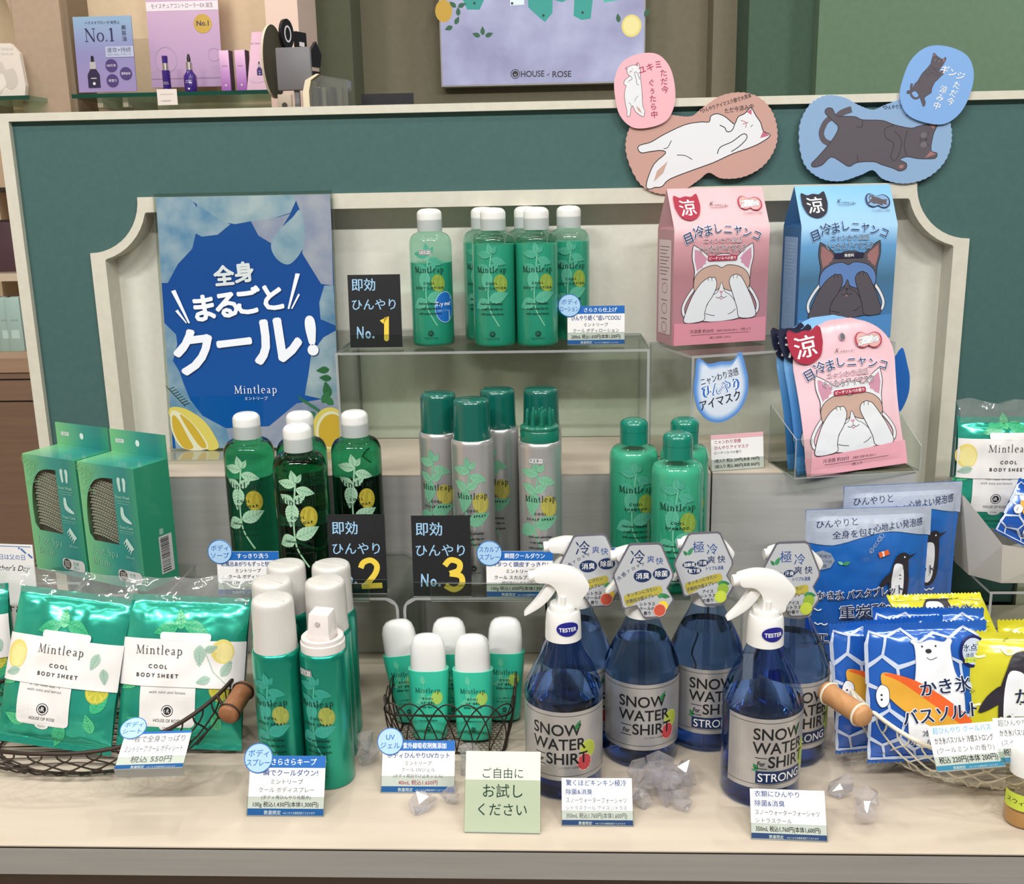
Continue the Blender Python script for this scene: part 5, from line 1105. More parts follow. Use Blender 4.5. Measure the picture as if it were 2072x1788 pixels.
def sheet_pack(label, p, rz, rx, ry, seed, tab=True, w=116, h=142, grp=None):
    t = thing('body_sheet_pack', label, 'foil pack', p, rz, grp, rx, ry)
    fm = pillow(t, w, h, 25, FOIL, 8, 2.4, seed); film(t, w*.98, h-6, h+20, seed)
    lg, lg2, vn = M('3fb07c', .3, key='fo'), M('57bf86', .3, key='fo'), M('2a8f66', .3, key='fo')
    for x, y, L, an in ((-5, 122, 26, 200), (0, 124, 26, -20), (-2, 118, 20, 100), (-40, 70, 22, 215), (38, 40, 26, 60), (10, 26, 26, 250), (40, 20, 20, 110), (-30, 22, 22, 160)):
        a = Art(base=4e-4, step=3e-5); leaf(a, x, y, L, L*.48, an, lg if L > 22 else lg2, vn, vw=.4); a.build('printed_leaf', t, fm, (.0035, .0035))
    a = Art(base=4.5e-4, step=3e-5); lemon_half(a, 40, 62, 11, 13, M('b9b53a', .35, key='fo'), M('cfc85a', .35, key='fo')); a.build('printed_lemon', t, fm, (.0035, .0035))
    a = Art(base=7e-4, step=3e-5)
    wt = M('e9e6e4', .5, key='lb')
    a.rect(-38, 22, 16, 70, wt, 5); a.text('a real relief like ice', -11, 62 if not tab else 60, 4.2, INK['black'], shear=.3, lim=42); a.text('with mint and lemon.', -11, 55, 4.2, INK['black'], shear=.3, lim=42)
    logo(a, -11, 38, 5.5, INK['black'], wt, 26); a.ell(-11, 22, 7, 4, wt); a.text('open', -11, 20.5, 4, INK['grey'])
    a.build('front_label', t, fm, (.0035, .0035))
    # paper band round the pack
    b = B(); z0, z1 = 62, 108
    for s_ in (-1, 1):
        b.grid(56, 16, lambda i, j, q=s_: (lambda x, z: Vector((x*.001, q*(abs(fm(x*.001, z*.001, .0004).y)+.0014), z*.001)))((i-.5)*(w*.985), z0+(z1-z0)*j), wt)
    bd = b.build('paper_band', t, 70)
    a = Art(base=3e-4, step=3e-5); bk = INK['black']
    fb = lambda x, y, hh: Vector((x, fm(x, y, 0).y-.0016-hh, y))
    a.rect(-22, 107, 28, 115, wt, 3)
    for x, y, rx_, ry_ in ((-46, 88, 11, 14),) if tab else ((40, 98, 11, 12),): a.ell(x, y, rx_, ry_, M('e3d27a', .5, key='lb')); a.ell(x+1, y-1, rx_*.8, ry_*.8, M('e9dc96', .5, key='lb'), n=20)
    pg_ = M('a9c4b4', .5, key='lb'); pv = M('7fa392', .5, key='lb')
    if tab: leaf(a, 38, 98, 18, 9, 250, pg_, pv, vw=.3); leaf(a, 44, 84, 16, 8, 280, pg_, pv, vw=.3); leaf(a, -40, 74, 16, 8, 200, pg_, pv, vw=.3)
    else: leaf(a, 18, 104, 22, 11, 270, pg_, pv, vw=.3); leaf(a, 22, 98, 14, 7, 20, pg_, pv, vw=.3); leaf(a, 40, 74, 18, 9, 60, pg_, pv, vw=.3); leaf(a, 30, 72, 15, 8, 200, pg_, pv, vw=.3); a.line([(22, 100), (32, 78), (46, 66)], .8, pg_)
    x0 = 0 if tab else -22
    serif(a, 'Mintleap', x0, 93, 5.6, bk, wt=.85, track=.2); a.text('C O O L', x0, 79.5, 5.2, bk, bold=.02); a.text('B O D Y  S H E E T', x0, 71, 5.2, bk, bold=.02)
    a.build('band_print', bd, fb, (.0035, .0035)); return t
# ---- shallow netted basket with a wooden handle
def net_basket(label, c, ax, ay, H, wm, rz, handle, rr=.0016, hmat=None, side=1, up=.03):
    t = thing('netted_basket', label, 'basket', c, rz)
    def P(phi, s_):
        k = .62+.38*math.sin(s_*math.pi/2)**.8; e = .55+.45*abs(math.cos(phi)); z = .003+(H+up*max(0, side*math.cos(phi))**3*1.0)*s_**1.25
        return Vector((ax*k*math.cos(phi), ay*k*math.sin(phi), z))
    b = B(); b.tube([P(2*math.pi*i/64, 1) for i in range(64)], rr*1.5, wm, 7, True); b.build('rim_wire', t, 60)
    b = B(); b.tube([P(2*math.pi*i/48, .02) for i in range(48)], rr, wm, 6, True); b.build('base_ring', t, 60)
    n = 34
    for k in range(n):
        for dr in (-1, 1):
            ph0 = 2*math.pi*k/n; pts = []
            for j in range(13):
                s_ = j/12; pts.append(P(ph0+dr*s_*.42+.035*dr*math.sin(s_*9.4), s_)+Vector((0, 0, .001*math.sin(s_*19))))
            b = B(); b.tube(pts, rr*.62, wm, 4); b.build('net_wire', t, 60)
    for k in range(-4, 5):
        y = ay*.6*k/5; xx = ax*.62*math.sqrt(max(0, 1-(k/5)**2)); b = B(); b.tube([(-xx, y, .003), (0, y+.004, .0035), (xx, y, .003)], rr*.6, wm, 4); b.build('floor_wire', t, 60)
    for sg in (1, -1):
        b = B(); a0 = P(0 if side > 0 else math.pi, 1); b.tube([P((0 if side > 0 else math.pi)+sg*.35*side, 1), Vector(handle[0]).lerp(Vector(handle[1]), .5+.42*sg)], rr*1.3, wm, 6); b.build('handle_wire', t, 60)
    h0, h1 = Vector(handle[0]), Vector(handle[1]); d = h1-h0
    b = B(); pr = [0, .04, .1, .16, .84, .9, .96, 1]; rd = [.0085, .0105, .0112, .0105, .0105, .0112, .0105, .0085]
    b.tube([h0+d*q for q in pr], [r_*.92 for r_ in rd], hmat, 18); hd = b.build('wooden_handle', t, 50)
    for q in (.13, .87):
        m_ = h0+d*q; b = B(); u_ = d.normalized(); x_ = u_.orthogonal().normalized(); y_ = u_.cross(x_); b.tube([m_+(x_*math.cos(i*math.pi/10)+y_*math.sin(i*math.pi/10))*.0104 for i in range(20)], .0011, wm, 5, True); b.build('binding', hd, 60)
    return t
WOOD1 = wood_mat('cork_brown_wood', '8a5a3a', 'a06c48', .5, (40, 40, 40), 5); WOOD2 = wood_mat('oak_wood', 'b98555', 'c9976a', .45, (60, 20, 20), 4)
cb = onZ(200, 1500, T)
lb = Vector((cb.x, .938, T))
net_basket('dark brown netted wire basket with cork-brown handle holding body sheets', lb, .150, .092, .040, WIRE, 0, (tuple(onZ(459, 1450, T+.062)-lb), tuple(onZ(497, 1390, T+.072)-lb)), .0014, WOOD1, 1, .034)
rbk = onZ(1985, 1515, T); rbk = Vector((rbk.x, .925, T))
net_basket('white netted wire basket with oak handle holding bath salt sachets', rbk, .140, .094, .042, WIREW, 0, (tuple(onZ(1668, 1396, T+.088)-rbk), tuple(onZ(1752, 1453, T+.085)-rbk)), .0014, WOOD2, -1, .034)
G7 = 'body sheet packs in the dark basket'
pz = lambda u, v, z: onZ(u, v, T+z)
q = onZ(100, 1508, T+.02); sheet_pack('teal body sheet pack with white band and lemon on its band, in dark basket', (q.x, q.y+.006, T+.014), -4, -20, 6, 1.3, True, 119, 154)
q = onZ(318, 1535, T+.016); sheet_pack('teal body sheet pack behind the small card in the dark basket', (q.x+.010, q.y+.030, T+.010), 3, -18, 4, 7.1, False, 124, 150)
q = onZ(-60, 1430, T+.02); sheet_pack('teal body sheet pack cut off beside the fathers day card', (q.x-.012, q.y+.012, T+.003), 4, -12, -3, 4.4, True, 112, 140)
t = price_card('small tilted body sheet card clipped on the dark basket rim', onZ(300, 1556, T+.050), 60, 40, 66, 4, '', [('一枚で全身さっぱり', 1, 'grey', .01), ('ミントリープ クール ボディシート', 1, 'grey', .01), ('税込 550円', 1, 'grey', 0)], (-24, 44, 12, ('ボディ', 'シート')), hband=.06)
# ================================================================== foot brush boxes
def foot_box(label, p, rz):
    t = thing('foot_brush_box', label, 'carton', p, rz)
    W, D, H = .090, .052, .146; w, d = W/2, D/2
    m = bpy.data.materials.new('foot_box_print'); m.use_nodes = True; nt = m.node_tree; bs = nt.nodes['Principled BSDF']; tc = nt.nodes.new('ShaderNodeTexCoord'); sp = nt.nodes.new('ShaderNodeSeparateXYZ'); ad = nt.nodes.new('ShaderNodeMath'); ad.operation = 'MULTIPLY_ADD'; rp = nt.nodes.new('ShaderNodeValToRGB')
    nt.links.new(tc.outputs['Object'], sp.inputs[0]); nt.links.new(sp.outputs['X'], ad.inputs[0]); ad.inputs[1].default_value = 8.5; ad.inputs[2].default_value = .48; nt.links.new(ad.outputs[0], rp.inputs[0])
    e = rp.color_ramp.elements; e[0].position = .1; e[0].color = hexc('74bd84'); e[1].position = .5; e[1].color = hexc('2a8f84'); e.new(.72).color = hexc('1f807c'); e.new(.95).color = hexc('3a9a66')
    nt.links.new(rp.outputs[0], bs.inputs['Base Color']); bs.inputs['Roughness'].default_value = .3; bs.inputs['Coat Weight'].default_value = .4
    b = B(); wx0, wx1, wz0, wz1 = -.036, .010, .052, .134
    # shell with a window opening
    b.add([(-w, -d, 0), (w, -d, 0), (w, d, 0), (-w, d, 0), (-w, -d, H), (w, -d, H), (w, d, H), (-w, d, H)], [(1, 2, 6, 5), (2, 3, 7, 6), (3, 0, 4, 7), (0, 3, 2, 1), (4, 5, 6, 7)], m)
    win = crom([(-37, 60), (-37.5, 84), (-33, 108), (-22, 124), (-8, 130), (10, 131)], 5)+[(10, 52), (-30, 52)]
    win = [(x*.001, z*.001) for x, z in win]
    loops = [[Vector((-w, 0, 0)), Vector((w, 0, 0)), Vector((w, H, 0)), Vector((-w, H, 0))], [Vector((x, z, 0)) for x, z in win]]
    fl = [(-w, -d, 0), (w, -d, 0), (w, -d, H), (-w, -d, H)]+[(x, -d, z) for x, z in win]
    b.add(fl, [tuple(q) for q in tessellate_polygon(loops)], m); b.build('carton_body', t)
    b = B(); b.box(-w, w, d-.001, d, H, H+.028, m); b.build('hang_flap', t)
    B().prism([(q_[0], q_[1]) for q_ in win], -d+.0002, -d+.0004, clear_mat('window_film', 'eef2f0', .8, .05)).build('window_film', t)
    br = B(); br.box(-w+.002, w-.002, -d+.010, d-.004, .045, .138, M('6f6a60', .6)); brush = br.build('brush_base', t)
    b = B(); nb_ = 0; bm_ = M('b9b2a4', .5)
    for j in range(19):
        for i in range(13):
            x = -.0345+i*.0036+(.0018 if j % 2 else 0); z = .0545+j*.0038+.004*math.cos(i*.22)
            if x > .0095 or z > .126 or (x < -.024 and z > .112+ (x+.036)*.9) : continue
            b.lathe([(.00125, 0), (.0011, .006), (0, .0066)], bm_, 6)
            k = len(b.v)-18
            for v_ in range(k, len(b.v)): vx, vy, vz = b.v[v_]; b.v[v_] = (x+vx, -d+.010-vz, z+vy)
    o = b.build('bristles', t, 60, weld=False); o['kind'] = 'stuff'
    a = Art(base=3e-4); pale = M('8fc4ae', .5, key='fb'); pw = M('b9d6cc', .5, key='fb')
    for i in range(22):
        random.seed(i*7+3); a.ring(-44+random.random()*26, 142-random.random()*(10+24*(i % 3)/2), 2+random.random()*2.5, 2+random.random()*2.5, .5, M('7fbf8a', .5, key='fb'), 12)
    for s_ in (-1, 1): ic = Art(base=3e-4); ic.blob([(24+s_*4, 134), (24+s_*6.6, 131), (24+s_*6, 124), (24+s_*5, 118), (24+s_*3, 117), (24+s_*1.8, 120), (24+s_*2.2, 127), (24+s_*1.6, 132)], pw, n=3); ic.build('footprint_icon', t, flat(-d))
    a.text('Foot Wash', 24, 109, 5, pale, bold=.02); a.line([(13, 106), (35, 106)], .5, pale); a.line([(15, 103), (33, 103)], .5, pale)
    a.blob([(19, 98), (23, 98), (24, 90), (30, 85), (34, 82), (34, 80), (26, 81), (19, 86)], pw, n=3); a.text('Foot Care', 25, 73, 5, pale, bold=.02); a.line([(14, 70), (36, 70)], .5, pale); a.line([(15, 67.5), (34, 67.5)], .4, pale)
    a.poly([(20, 58), (24, 62), (34, 50), (29, 46)], pw)
    for k in range(5): a.line([(20+2.2*k, 57-2.7*k), (18+2.2*k, 54-2.7*k)], 1.3, pw)
    a.text('Silicone', 26, 37.5, 4.4, pale); serif(a, 'Foot Spa', -36, 36, 5.6, pale, 'L', wt=1.1, track=.1); serif(a, 'Brush', -36, 23, 5.6, pale, 'L', wt=1.1, track=.1)
    a.rect(4, 8, 42, 22, INK['lgrey'], 5); a.ell(12, 15, 6.6, 6.6, M('3a3632', .5, key='fb'))
    for i in range(4):
        for j in range(4): a.ell(8.6+i*2.2, 11.6+j*2.2, .8, .8, INK['lgrey'], n=8); a.h -= a.step
    a.text('足裏', 27, 15, 5, INK['teal'], bold=.02); a.text('洗い', 27, 9.6, 5, INK['teal'], bold=.02)
    a.build('front_print', t, flat(-d))
    a = Art(base=3e-4); a.rect(-36, 158, -22, 163, INK['lgrey'], 1); a.text('SOFT', -29, 159.2, 3, INK['teal']); a.ell(0, 160, 3.2, 4, M('dfe6e2', .5, key='fb')); a.build('flap_print', t, flat(d-.001))
    a = Art(base=3e-4); a.rect(0, 12, 20, 58, INK['lgrey']); a.rect(2, 60, 8, 67, M('8fb8a8', .5, key='fb'))
    random.seed(5); z = 14
    while z < 55: hh = random.choice((.5, .9, 1.4, .6)); a.rect(2, z, 15, z+hh, INK['black']); a.h -= a.step; z += hh+random.choice((.6, .9, 1.3))
    a.build('side_print', t, side_r(w)); t.scale = (.945, .945, .945); return t
q = onZ(296, 1197, ZF); rzf = -25
c_, s_ = math.cos(rad(rzf)), math.sin(rad(rzf))
cx_, cy_ = q.x-.945*(.045*c_+.026*s_), q.y-.945*(.045*s_-.026*c_)
foot_box('green foot brush box with barcode side showing, before the other foot box', (cx_, cy_, ZF), rzf)
foot_box('green foot brush box standing partly behind the other foot box', (cx_-.080, cy_+.037, ZF), rzf)
# ================================================================== fathers day card at the end of the table
t = thing('fathers_day_card', 'white fathers day card with gift drawing beside the body sheets', 'sign', onY(14, 1188, 1.058), -6, None, -3)
fz = t.location[2]-T; B().box(-.05, .036, -.0006, .0006, -fz+.002, .050, M('eceae8', .5)).build('card', t); B().box(-.05, .036, -.004, .02, -fz, -fz+.0015, ACR).build('clear_stand', t)
a = Art(base=2e-4); bl_ = M('4a6fb4', .5, key='fd'); a.at(0, -16); a.text('6月21日は父の日', 2, 49, 7, bl_, lim=48); a.text('Father\'s Day', 8, 36, 9, INK['black'], shear=.4, lim=46)
a.rect(-36, 18, -8, 34, INK['royal']); a.rect(-34, 4, -10, 18, M('5a8fd0', .5, key='fd')); a.rect(-24, 4, -20, 34, INK['amber']); a.blob([(-22, 34), (-32, 42), (-28, 45), (-22, 38)], INK['amber']); a.blob([(-22, 34), (-12, 42), (-16, 45), (-22, 38)], INK['amber'])
for i in range(10): a.ell(20+(i*7) % 15, 62-(i*5) % 11, 1.3, 1, bl_, n=8)
a.line([(-44, 64), (34, 64)], .6, bl_); a.text('おすすめ', -4, -14, 12, INK['black'], bold=.02); a.build('card_print', t, flat(-.0006))
# ================================================================== acrylic ice chunks
ICE = clear_mat('clear_acrylic_ice', 'f8f7fa', 1.0, .015, 1.6, 0, .10, 60, .4)
def ice(label, u, v, s_, seed, z=T, grp='loose acrylic ice chunks'):
    random.seed(seed); bm = bmesh.new(); bmesh.ops.create_icosphere(bm, subdivisions=1, radius=1)
    for v_ in bm.verts: v_.co *= .72+.55*random.random()
    k = [.7+.6*random.random() for _ in range(3)]
    R = Matrix.Rotation(random.random()*6, 3, 'Z') @ Matrix.Rotation(random.random()*3, 3, 'X')
    for v_ in bm.verts: v_.co = R @ Vector((v_.co.x*k[0], v_.co.y*k[1], v_.co.z*k[2]))*s_
    mz = min(v_.co.z for v_ in bm.verts)
    for v_ in bm.verts: v_.co.z -= mz
    me = bpy.data.meshes.new('acrylic_ice_chunk'); bm.to_mesh(me); bm.free(); me.materials.append(ICE); o = bpy.data.objects.new('acrylic_ice_chunk', me); link(o); p = onZ(u, v, z); o.location = p
    tag(o, label, 'ice chunk', grp); return o
ice('clear acrylic ice chunk leaning by the sun gel price card badge', 748, 1540, .013, 1); ice('clear acrylic ice chunk touching the body spray side of the sun gel card', 738, 1522, .010, 22)
ice('clear acrylic ice chunk in front of the sun gel price card', 853, 1637, .011, 3); ice('clear acrylic ice chunk resting against the corner of the sun gel card', 914, 1625, .012, 4)
ice('clear acrylic ice chunk between the wire basket and the cream sign', 950, 1537, .010, 5); ice('small acrylic ice chunk at the edge of the cream sign', 946, 1565, .008, 6)
GI = 'heap of acrylic ice before the blue spray bottles'
for i, (u, v, s_, dz) in enumerate(((1290, 1592, .012, 0), (1318, 1606, .013, 0), (1345, 1622, .013, 0), (1375, 1612, .012, 0), (1388, 1590, .012, 0), (1360, 1588, .012, 0), (1330, 1580, .012, 0), (1285, 1618, .009, 0), (1300, 1634, .008, 0), (1372, 1634, .010, 0), (1345, 1600, .012, .014), (1322, 1590, .010, .014), (1365, 1598, .010, .014), (1338, 1572, .011, .012))):
    ice('clear acrylic ice chunk in the heap before the tagged citrus bottle', u, v, s_, 40+i, T+dz, GI)
ice('clear acrylic ice chunk between the navy strip tester bottle and white basket', 1703, 1608, .012, 60); ice('clear acrylic ice chunk before the white basket, the larger of a pair', 1752, 1640, .011, 61); ice('clear acrylic ice chunk before the white basket, lying lowest on the table', 1748, 1670, .011, 62); ice('clear acrylic ice chunk behind the lime tagged spray bottle', 1668, 1502, .011, 63)
for i, (u, v, s_) in enumerate(((780, 872, .010), (800, 880, .008), (842, 862, .009), (1160, 870, .010), (1195, 868, .011), (1214, 876, .008))):
    ice('clear acrylic ice chunk on the plinth under the lotion riser', u, v, s_, 80+i, ZB, 'acrylic ice on the plinth')
# ================================================================== bath salt pouches and sachets
BSALT = grad_mat('bath_pouch_blue', [(0, '123f86'), (.5, '1a58a8'), (.86, '2066b8'), (1, '2a70c0')], 'Z', 0, .19, .3, .6, .4)
PENB, PENW, WHT = M('2a2630', .4, key='bs'), M('e6e8ee', .4, key='bs'), M('eceef4', .4, key='bs')
def penguin(a, x, y, k, face=1):
    T_ = lambda q: [(x+px*k*face, y+py*k) for px, py in q]
    a.blob(T_([(-6, 40), (-2, 47), (5, 48), (9, 44), (8, 38), (9, 20), (7, 4), (2, -2), (-6, -1), (-10, 10), (-10, 26)]), PENB, n=4); a.blob(T_([(-6, 36), (-1, 38), (3, 34), (4, 18), (2, 4), (-3, 0), (-7, 6), (-8, 20)]), PENW, n=4)
    a.poly(T_([(7, 45), (17, 46.5), (8, 42)]), PENB); a.blob(T_([(-9, 30), (-16, 24), (-20, 16), (-17, 16), (-9, 22)]), PENB, n=3); a.ell(x+4*k*face, y+44*k, .8*k, .8*k, WHT, n=8)
def bear(a, x, y, k):
    T_ = lambda q: [(x+px*k, y+py*k) for px, py in q]
    a.blob(T_([(-14, 40), (-17, 46), (-14, 48), (-10, 45), (0, 47), (10, 45), (14, 48), (17, 46), (15, 39), (18, 20), (24, 0), (22, -40), (-16, -40), (-22, -12), (-16, 10)]), WHT, M('8f9ab0', .4, key='bs'), .5*k, 4)
    a.ell(x-3*k, y+38*k, 2.6*k, 2*k, PENB, n=12); a.ell(x-8*k, y+42*k, .9*k, .9*k, PENB, n=8); a.ell(x+3*k, y+42*k, .9*k, .9*k, PENB, n=8); a.line(T_([(-5, 33), (-2, 31), (3, 33)]), .6*k, PENB, smooth=3)
def salt_pouch(label, p, rz, rx, seed):
    t = thing('bath_salt_pouch', label, 'pouch', p, rz, None, rx)
    fm = pouch(t, 132, 196, 26, BSALT, lambda v: (-66+3*math.sin(math.pi*v), 66-3*math.sin(math.pi*v)), 1.6, seed)
    a = Art(base=9e-4, step=5e-5); ink = M('16264e', .4, key='bs'); w_ = WHT
    gy = M('aab3c4', .4, key='bs')
    a.poly(crom([(-66, 160), (-40, 158), (-10, 166), (20, 171), (50, 166), (66, 163)], 4)+[(66, 196), (-66, 196)], gy)
    a.text('ひんやりと', -34, 178, 9, ink, rot=4, shear=.15, bold=.015); a.text('全身を包む', -18, 167, 9, ink, rot=5, shear=.15, bold=.015); a.text('心地よい発泡感', 30, 174, 9, ink, rot=5, shear=.2, bold=.01, lim=54)
    a.poly([(-58, 148), (-50, 152), (-42, 149), (-38, 141), (-42, 133), (-50, 130), (-58, 134), (-61, 141)], M('8f98a8', .4, key='bs'))
    for i, s_ in enumerate(('清涼成分', 'メントール', '配合')): a.text(s_, -49.5, 144-i*5.5, 4.2, ink, lim=18)
    leaf(a, -30, 137, 8, 4, 20, INK['green']); leaf(a, -30, 137, 6, 3, 150, INK['lgreen'])
    for i in range(9): a.ring(-2+(i*5) % 13, 150+(i*7) % 18, 1.2+i % 3*.6, 1.2+i % 3*.6, .4, gy, 10)
    penguin(a, 30, 92, 1.15); a.poly([(8, 143), (18, 147), (16, 152), (6, 149)], INK['orange']); a.poly([(11, 144.3), (13, 145), (11.5, 150.6), (9.5, 150)], w_)
    for x, y in ((18, 88), (30, 84), (24, 76), (-56, 84), (-50, 68), (36, 72)): a.line([(x-6, y+2), (x-3, y), (x, y+1.6), (x+3, y), (x+6, y+2)], 1.2, w_, smooth=3)
    for dx, mt, bo in ((0, w_, .07), (0, ink, .02)):
        a.h += 2.5e-4; a.text('かき氷 バスタブレット', -10, 100, 11.5, mt, rot=4, bold=bo, lim=88); a.text('重炭酸', -8, 78, 16.5, mt, rot=3, bold=bo*.7); a.text('×', -4, 67, 8, mt, bold=bo*.4); a.text('エプソムソルト', -12, 50, 15, mt, rot=4, bold=bo, lim=82); a.text('クールミントの香り', 6, 36, 7.2, mt, rot=3, bold=bo, lim=56)
    bear(a, -34, 6, .42); leaf(a, 46, 40, 8, 5, 60, INK['green']); leaf(a, 48, 34, 7, 4, 100, INK['lime'])
    a.build('pouch_print', t, fm, (.004, .004)); return t
q = onZ(1742, 1352, T); salt_pouch('large blue bath salt pouch with penguin, foremost of the pair', (q.x-.006, 1.086, T+.002), 6, -4, 2.2).scale = (1.06, 1.06, 1.0)
salt_pouch('large blue bath salt pouch half hidden behind the front one', (q.x+.040, 1.130, T+.001), 8, -1, 6.6).scale = (1.04, 1.0, 1.09)
SBLUE = noise_mat('blue_sachet', '1450b0', '2a6cc8', (1, 1, 1), 9, .18, 2, .15, .7, .15, .3, .7, .5); SYEL = noise_mat('yellow_sachet', 'c9c422', 'e0d83a', (1, 1, 1), 9, .18, 2, .15, .7, .1, .3, .7, .5)
def sachet(label, p, rz, rx, ry, blue, seed, grp=None, w=106, h=122):
    t = thing('bath_salt_sachet', label, 'sachet', p, rz, grp, rx, ry)
    fm = pillow(t, w, h, 18, SBLUE if blue else SYEL, 8, 2.0, seed, 'sachet_body', 56, 56, .9)
    a = Art(base=7e-4, step=3e-5); ink = M('16264e', .4, key='bs'); a.at(0, 0, 0, w/106, h/122)
    if blue:
        pn_ = M('c3cee2', .35, key='bs'); random.seed(int(seed*10))
        cells = [(-52+cx*27+(13 if cy % 2 else 0), 6+cy*23.5) for cy in range(5) for cx in range(5)]
        for cx, cy in cells:                                   # pale net between rounded blue cells
            pts = [(cx+15.6*math.cos(rad(30+60*k)), cy+15.6*math.sin(rad(30+60*k))) for k in range(6)]
            pts = [(max(-52, min(52, x_+3*math.sin(y_*1.7))), max(4, min(117, y_+3*math.cos(x_*1.3)))) for x_, y_ in pts]
            a.line(pts, 2.6, pn_, closed=True); a.h -= a.step*.9
        a.h += a.step*10
        bear(a, 2, 58, 1.05)
        a.blob([(-42, 78), (-34, 80), (-10, 70), (20, 48), (44, 22), (50, 6), (42, 8), (10, 26), (-20, 44), (-38, 62)], INK['amber'], n=4); a.blob([(-40, 79), (-30, 79), (-8, 70), (22, 48), (46, 22), (50, 8), (30, 28), (0, 52), (-26, 72)], INK['orange'], n=4)
        a.blob([(-46, 64), (-42, 70), (-36, 66), (-36, 54), (-42, 50), (-46, 56)], WHT, PENB, .5)
        for yy in (60, 64): a.ell(-42, yy-3, 1, 1, PENB, n=8)
        a.ell(38, 96, 13, 14, M('1a1a58', .4, key='bs')); a.ell(38, 96, 10.5, 11.5, M('c3cfe0', .4, key='bs')); a.text('氷点下', 38, 97, 6.5, ink, bold=.03); a.text('体感入浴', 38, 91.5, 4, ink, lim=15); a.rect(29.5, 86.5, 46.5, 91, INK['lime']); a.text('クールバス', 38, 87.3, 3.4, ink)
    else:
        for i, (x, y) in enumerate(((-40, 104), (-14, 108), (20, 108), (42, 100), (36, 72), (-44, 60), (40, 40), (-40, 24), (44, 18))): a.line([(x-7, y), (x-2, y-5), (x+5, y-3)], 2.2, M('e9e6c0', .4, key='bs'), smooth=3); a.line([(x-4, y+6), (x, y+9)], 1.6, M('a9a93a', .4, key='bs'))
        penguin(a, -6, 22, 1.75)
    for mt, bo in ((WHT if blue else M('dfe0c4', .4, key='bs'), .08), (ink, .03)):
        a.h += 2e-4; a.text('かき氷', 12, 62, 15, mt, rot=5, bold=bo); a.text('バスソルト', 8, 38, 15, mt, rot=5, bold=bo, lim=66); a.text('冷感ストロング' if blue else '冷感マイルド', 12, 26, 6, mt, rot=4, bold=bo*.8); a.text('クールミントの香り' if blue else 'スイーズレモンの香り', 10, 17, 6.6, mt, rot=4, bold=bo*.8, lim=56)
    a.build('sachet_print', t, fm, (.0035, .0035)); return t
q = onZ(1885, 1548, T+.03)
sachet('blue bath salt sachet with bear and surfboard, foremost in the white basket', (q.x+.006, q.y+.022, T+.022), 5, -14, 0, True, 2.1, None, 116, 128)
sachet('blue bath salt sachet with bear tucked behind the foremost blue one', (q.x-.018, q.y+.050, T+.018), 7, -12, -2, True, 5.4, None, 112, 124)
sachet('yellow bath salt sachet with penguin standing in the white basket', (q.x+.088, q.y+.016, T+.02), -6, -15, 0, False, 3.7)
sachet('blue bath salt sachet in the back of the white basket, only its crimped top showing', (q.x+.022, q.y+.072, T+.022), -1, -13, 0, True, 9.1)
sachet('yellow bath salt sachet in the back of the white basket beside the blue one', (q.x+.132, q.y+.050, T+.020), 3, -12, 0, False, 8.8)
t = price_card('blue footed bath salt price card clipped on the white basket rim', onZ(1966, 1556, T+.052), 62, 38, 36, 9, None, [('超ひんやり クールバス', 1, 'cyan', 0), ('かき氷バスソルト 冷感ストロング', 1, 'black', .01), ('(クールミントの香り)', .9, 'grey', 0), ('税込 220円(本体 200円)', 1, 'black', .01)], hc='cyan', hband=0, ltxt=True)
t = price_card('yellow sachet price card at the end of the white basket rim', onZ(2098, 1542, T+.054), 62, 38, 36, 4, None, [('超ひんやり クールバス', 1, 'grey', 0), ('かき氷バスソルト 冷感マイルド', 1, 'black', .01), ('(スイーズレモンの香り)', .9, 'grey', 0), ('税込 220円(本体 200円)', 1, 'black', .01)], hc='cyan', hband=0, ltxt=True)
# a yellow sachet laid over the pair: long crimped strip seen from above
sachet('yellow bath salt sachet lying slumped across the top of the upright sachets', tuple(onY(1925, 1296, .992)), 4, -58, 0, False, 12.2, None, 100, 58)
# ================================================================== white paper bin with bath goods
q = onZ(2044, 1178, ZR); t = thing('paper_bin', 'white tapered paper bin standing on acrylic at the table end', 'bin', (q.x+.010, q.y+.045, ZR), 0)
def octo(r, cut): return [(r, r-cut), (r-cut, r), (-r+cut, r), (-r, r-cut), (-r, -r+cut), (-r+cut, -r), (r-cut, -r), (r, -r+cut)]
b = B(); o0, o1 = octo(.047, .026), octo(.066, .034); n_ = 8; tops = [.066, .07, .095, .1, .098, .052, .04, .052]
for r_, zz in ((1, 0), (.97, .001)):
    vs = [(x*r_, y*r_, zz) for x, y in o0]+[(x*r_, y*r_, z) for (x, y), z in zip(o1, tops)]; b.add(vs, [(i, (i+1) % 8, (i+1) % 8+8, i+8) for i in range(8)], M('dcd8d2', .6))
b.add([(x, y, 0) for x, y in o0], [tuple(range(8))], M('dcd8d2', .6)); b.build('bin_body', t, weld=False)
bn = t.location
sheet_pack('teal body sheet pack in clear film standing in the white paper bin', (bn[0]-.006, bn[1]+.010, ZR+.046), 2, -4, 1, 15.5, True, 112, 132)
sachet('small blue bath tablet sachet with bear leaning over the paper bin edge', (bn[0]+.004, bn[1]-.045, ZR+.042), 0, -16, 28, True, 17.1, None, 84, 66)
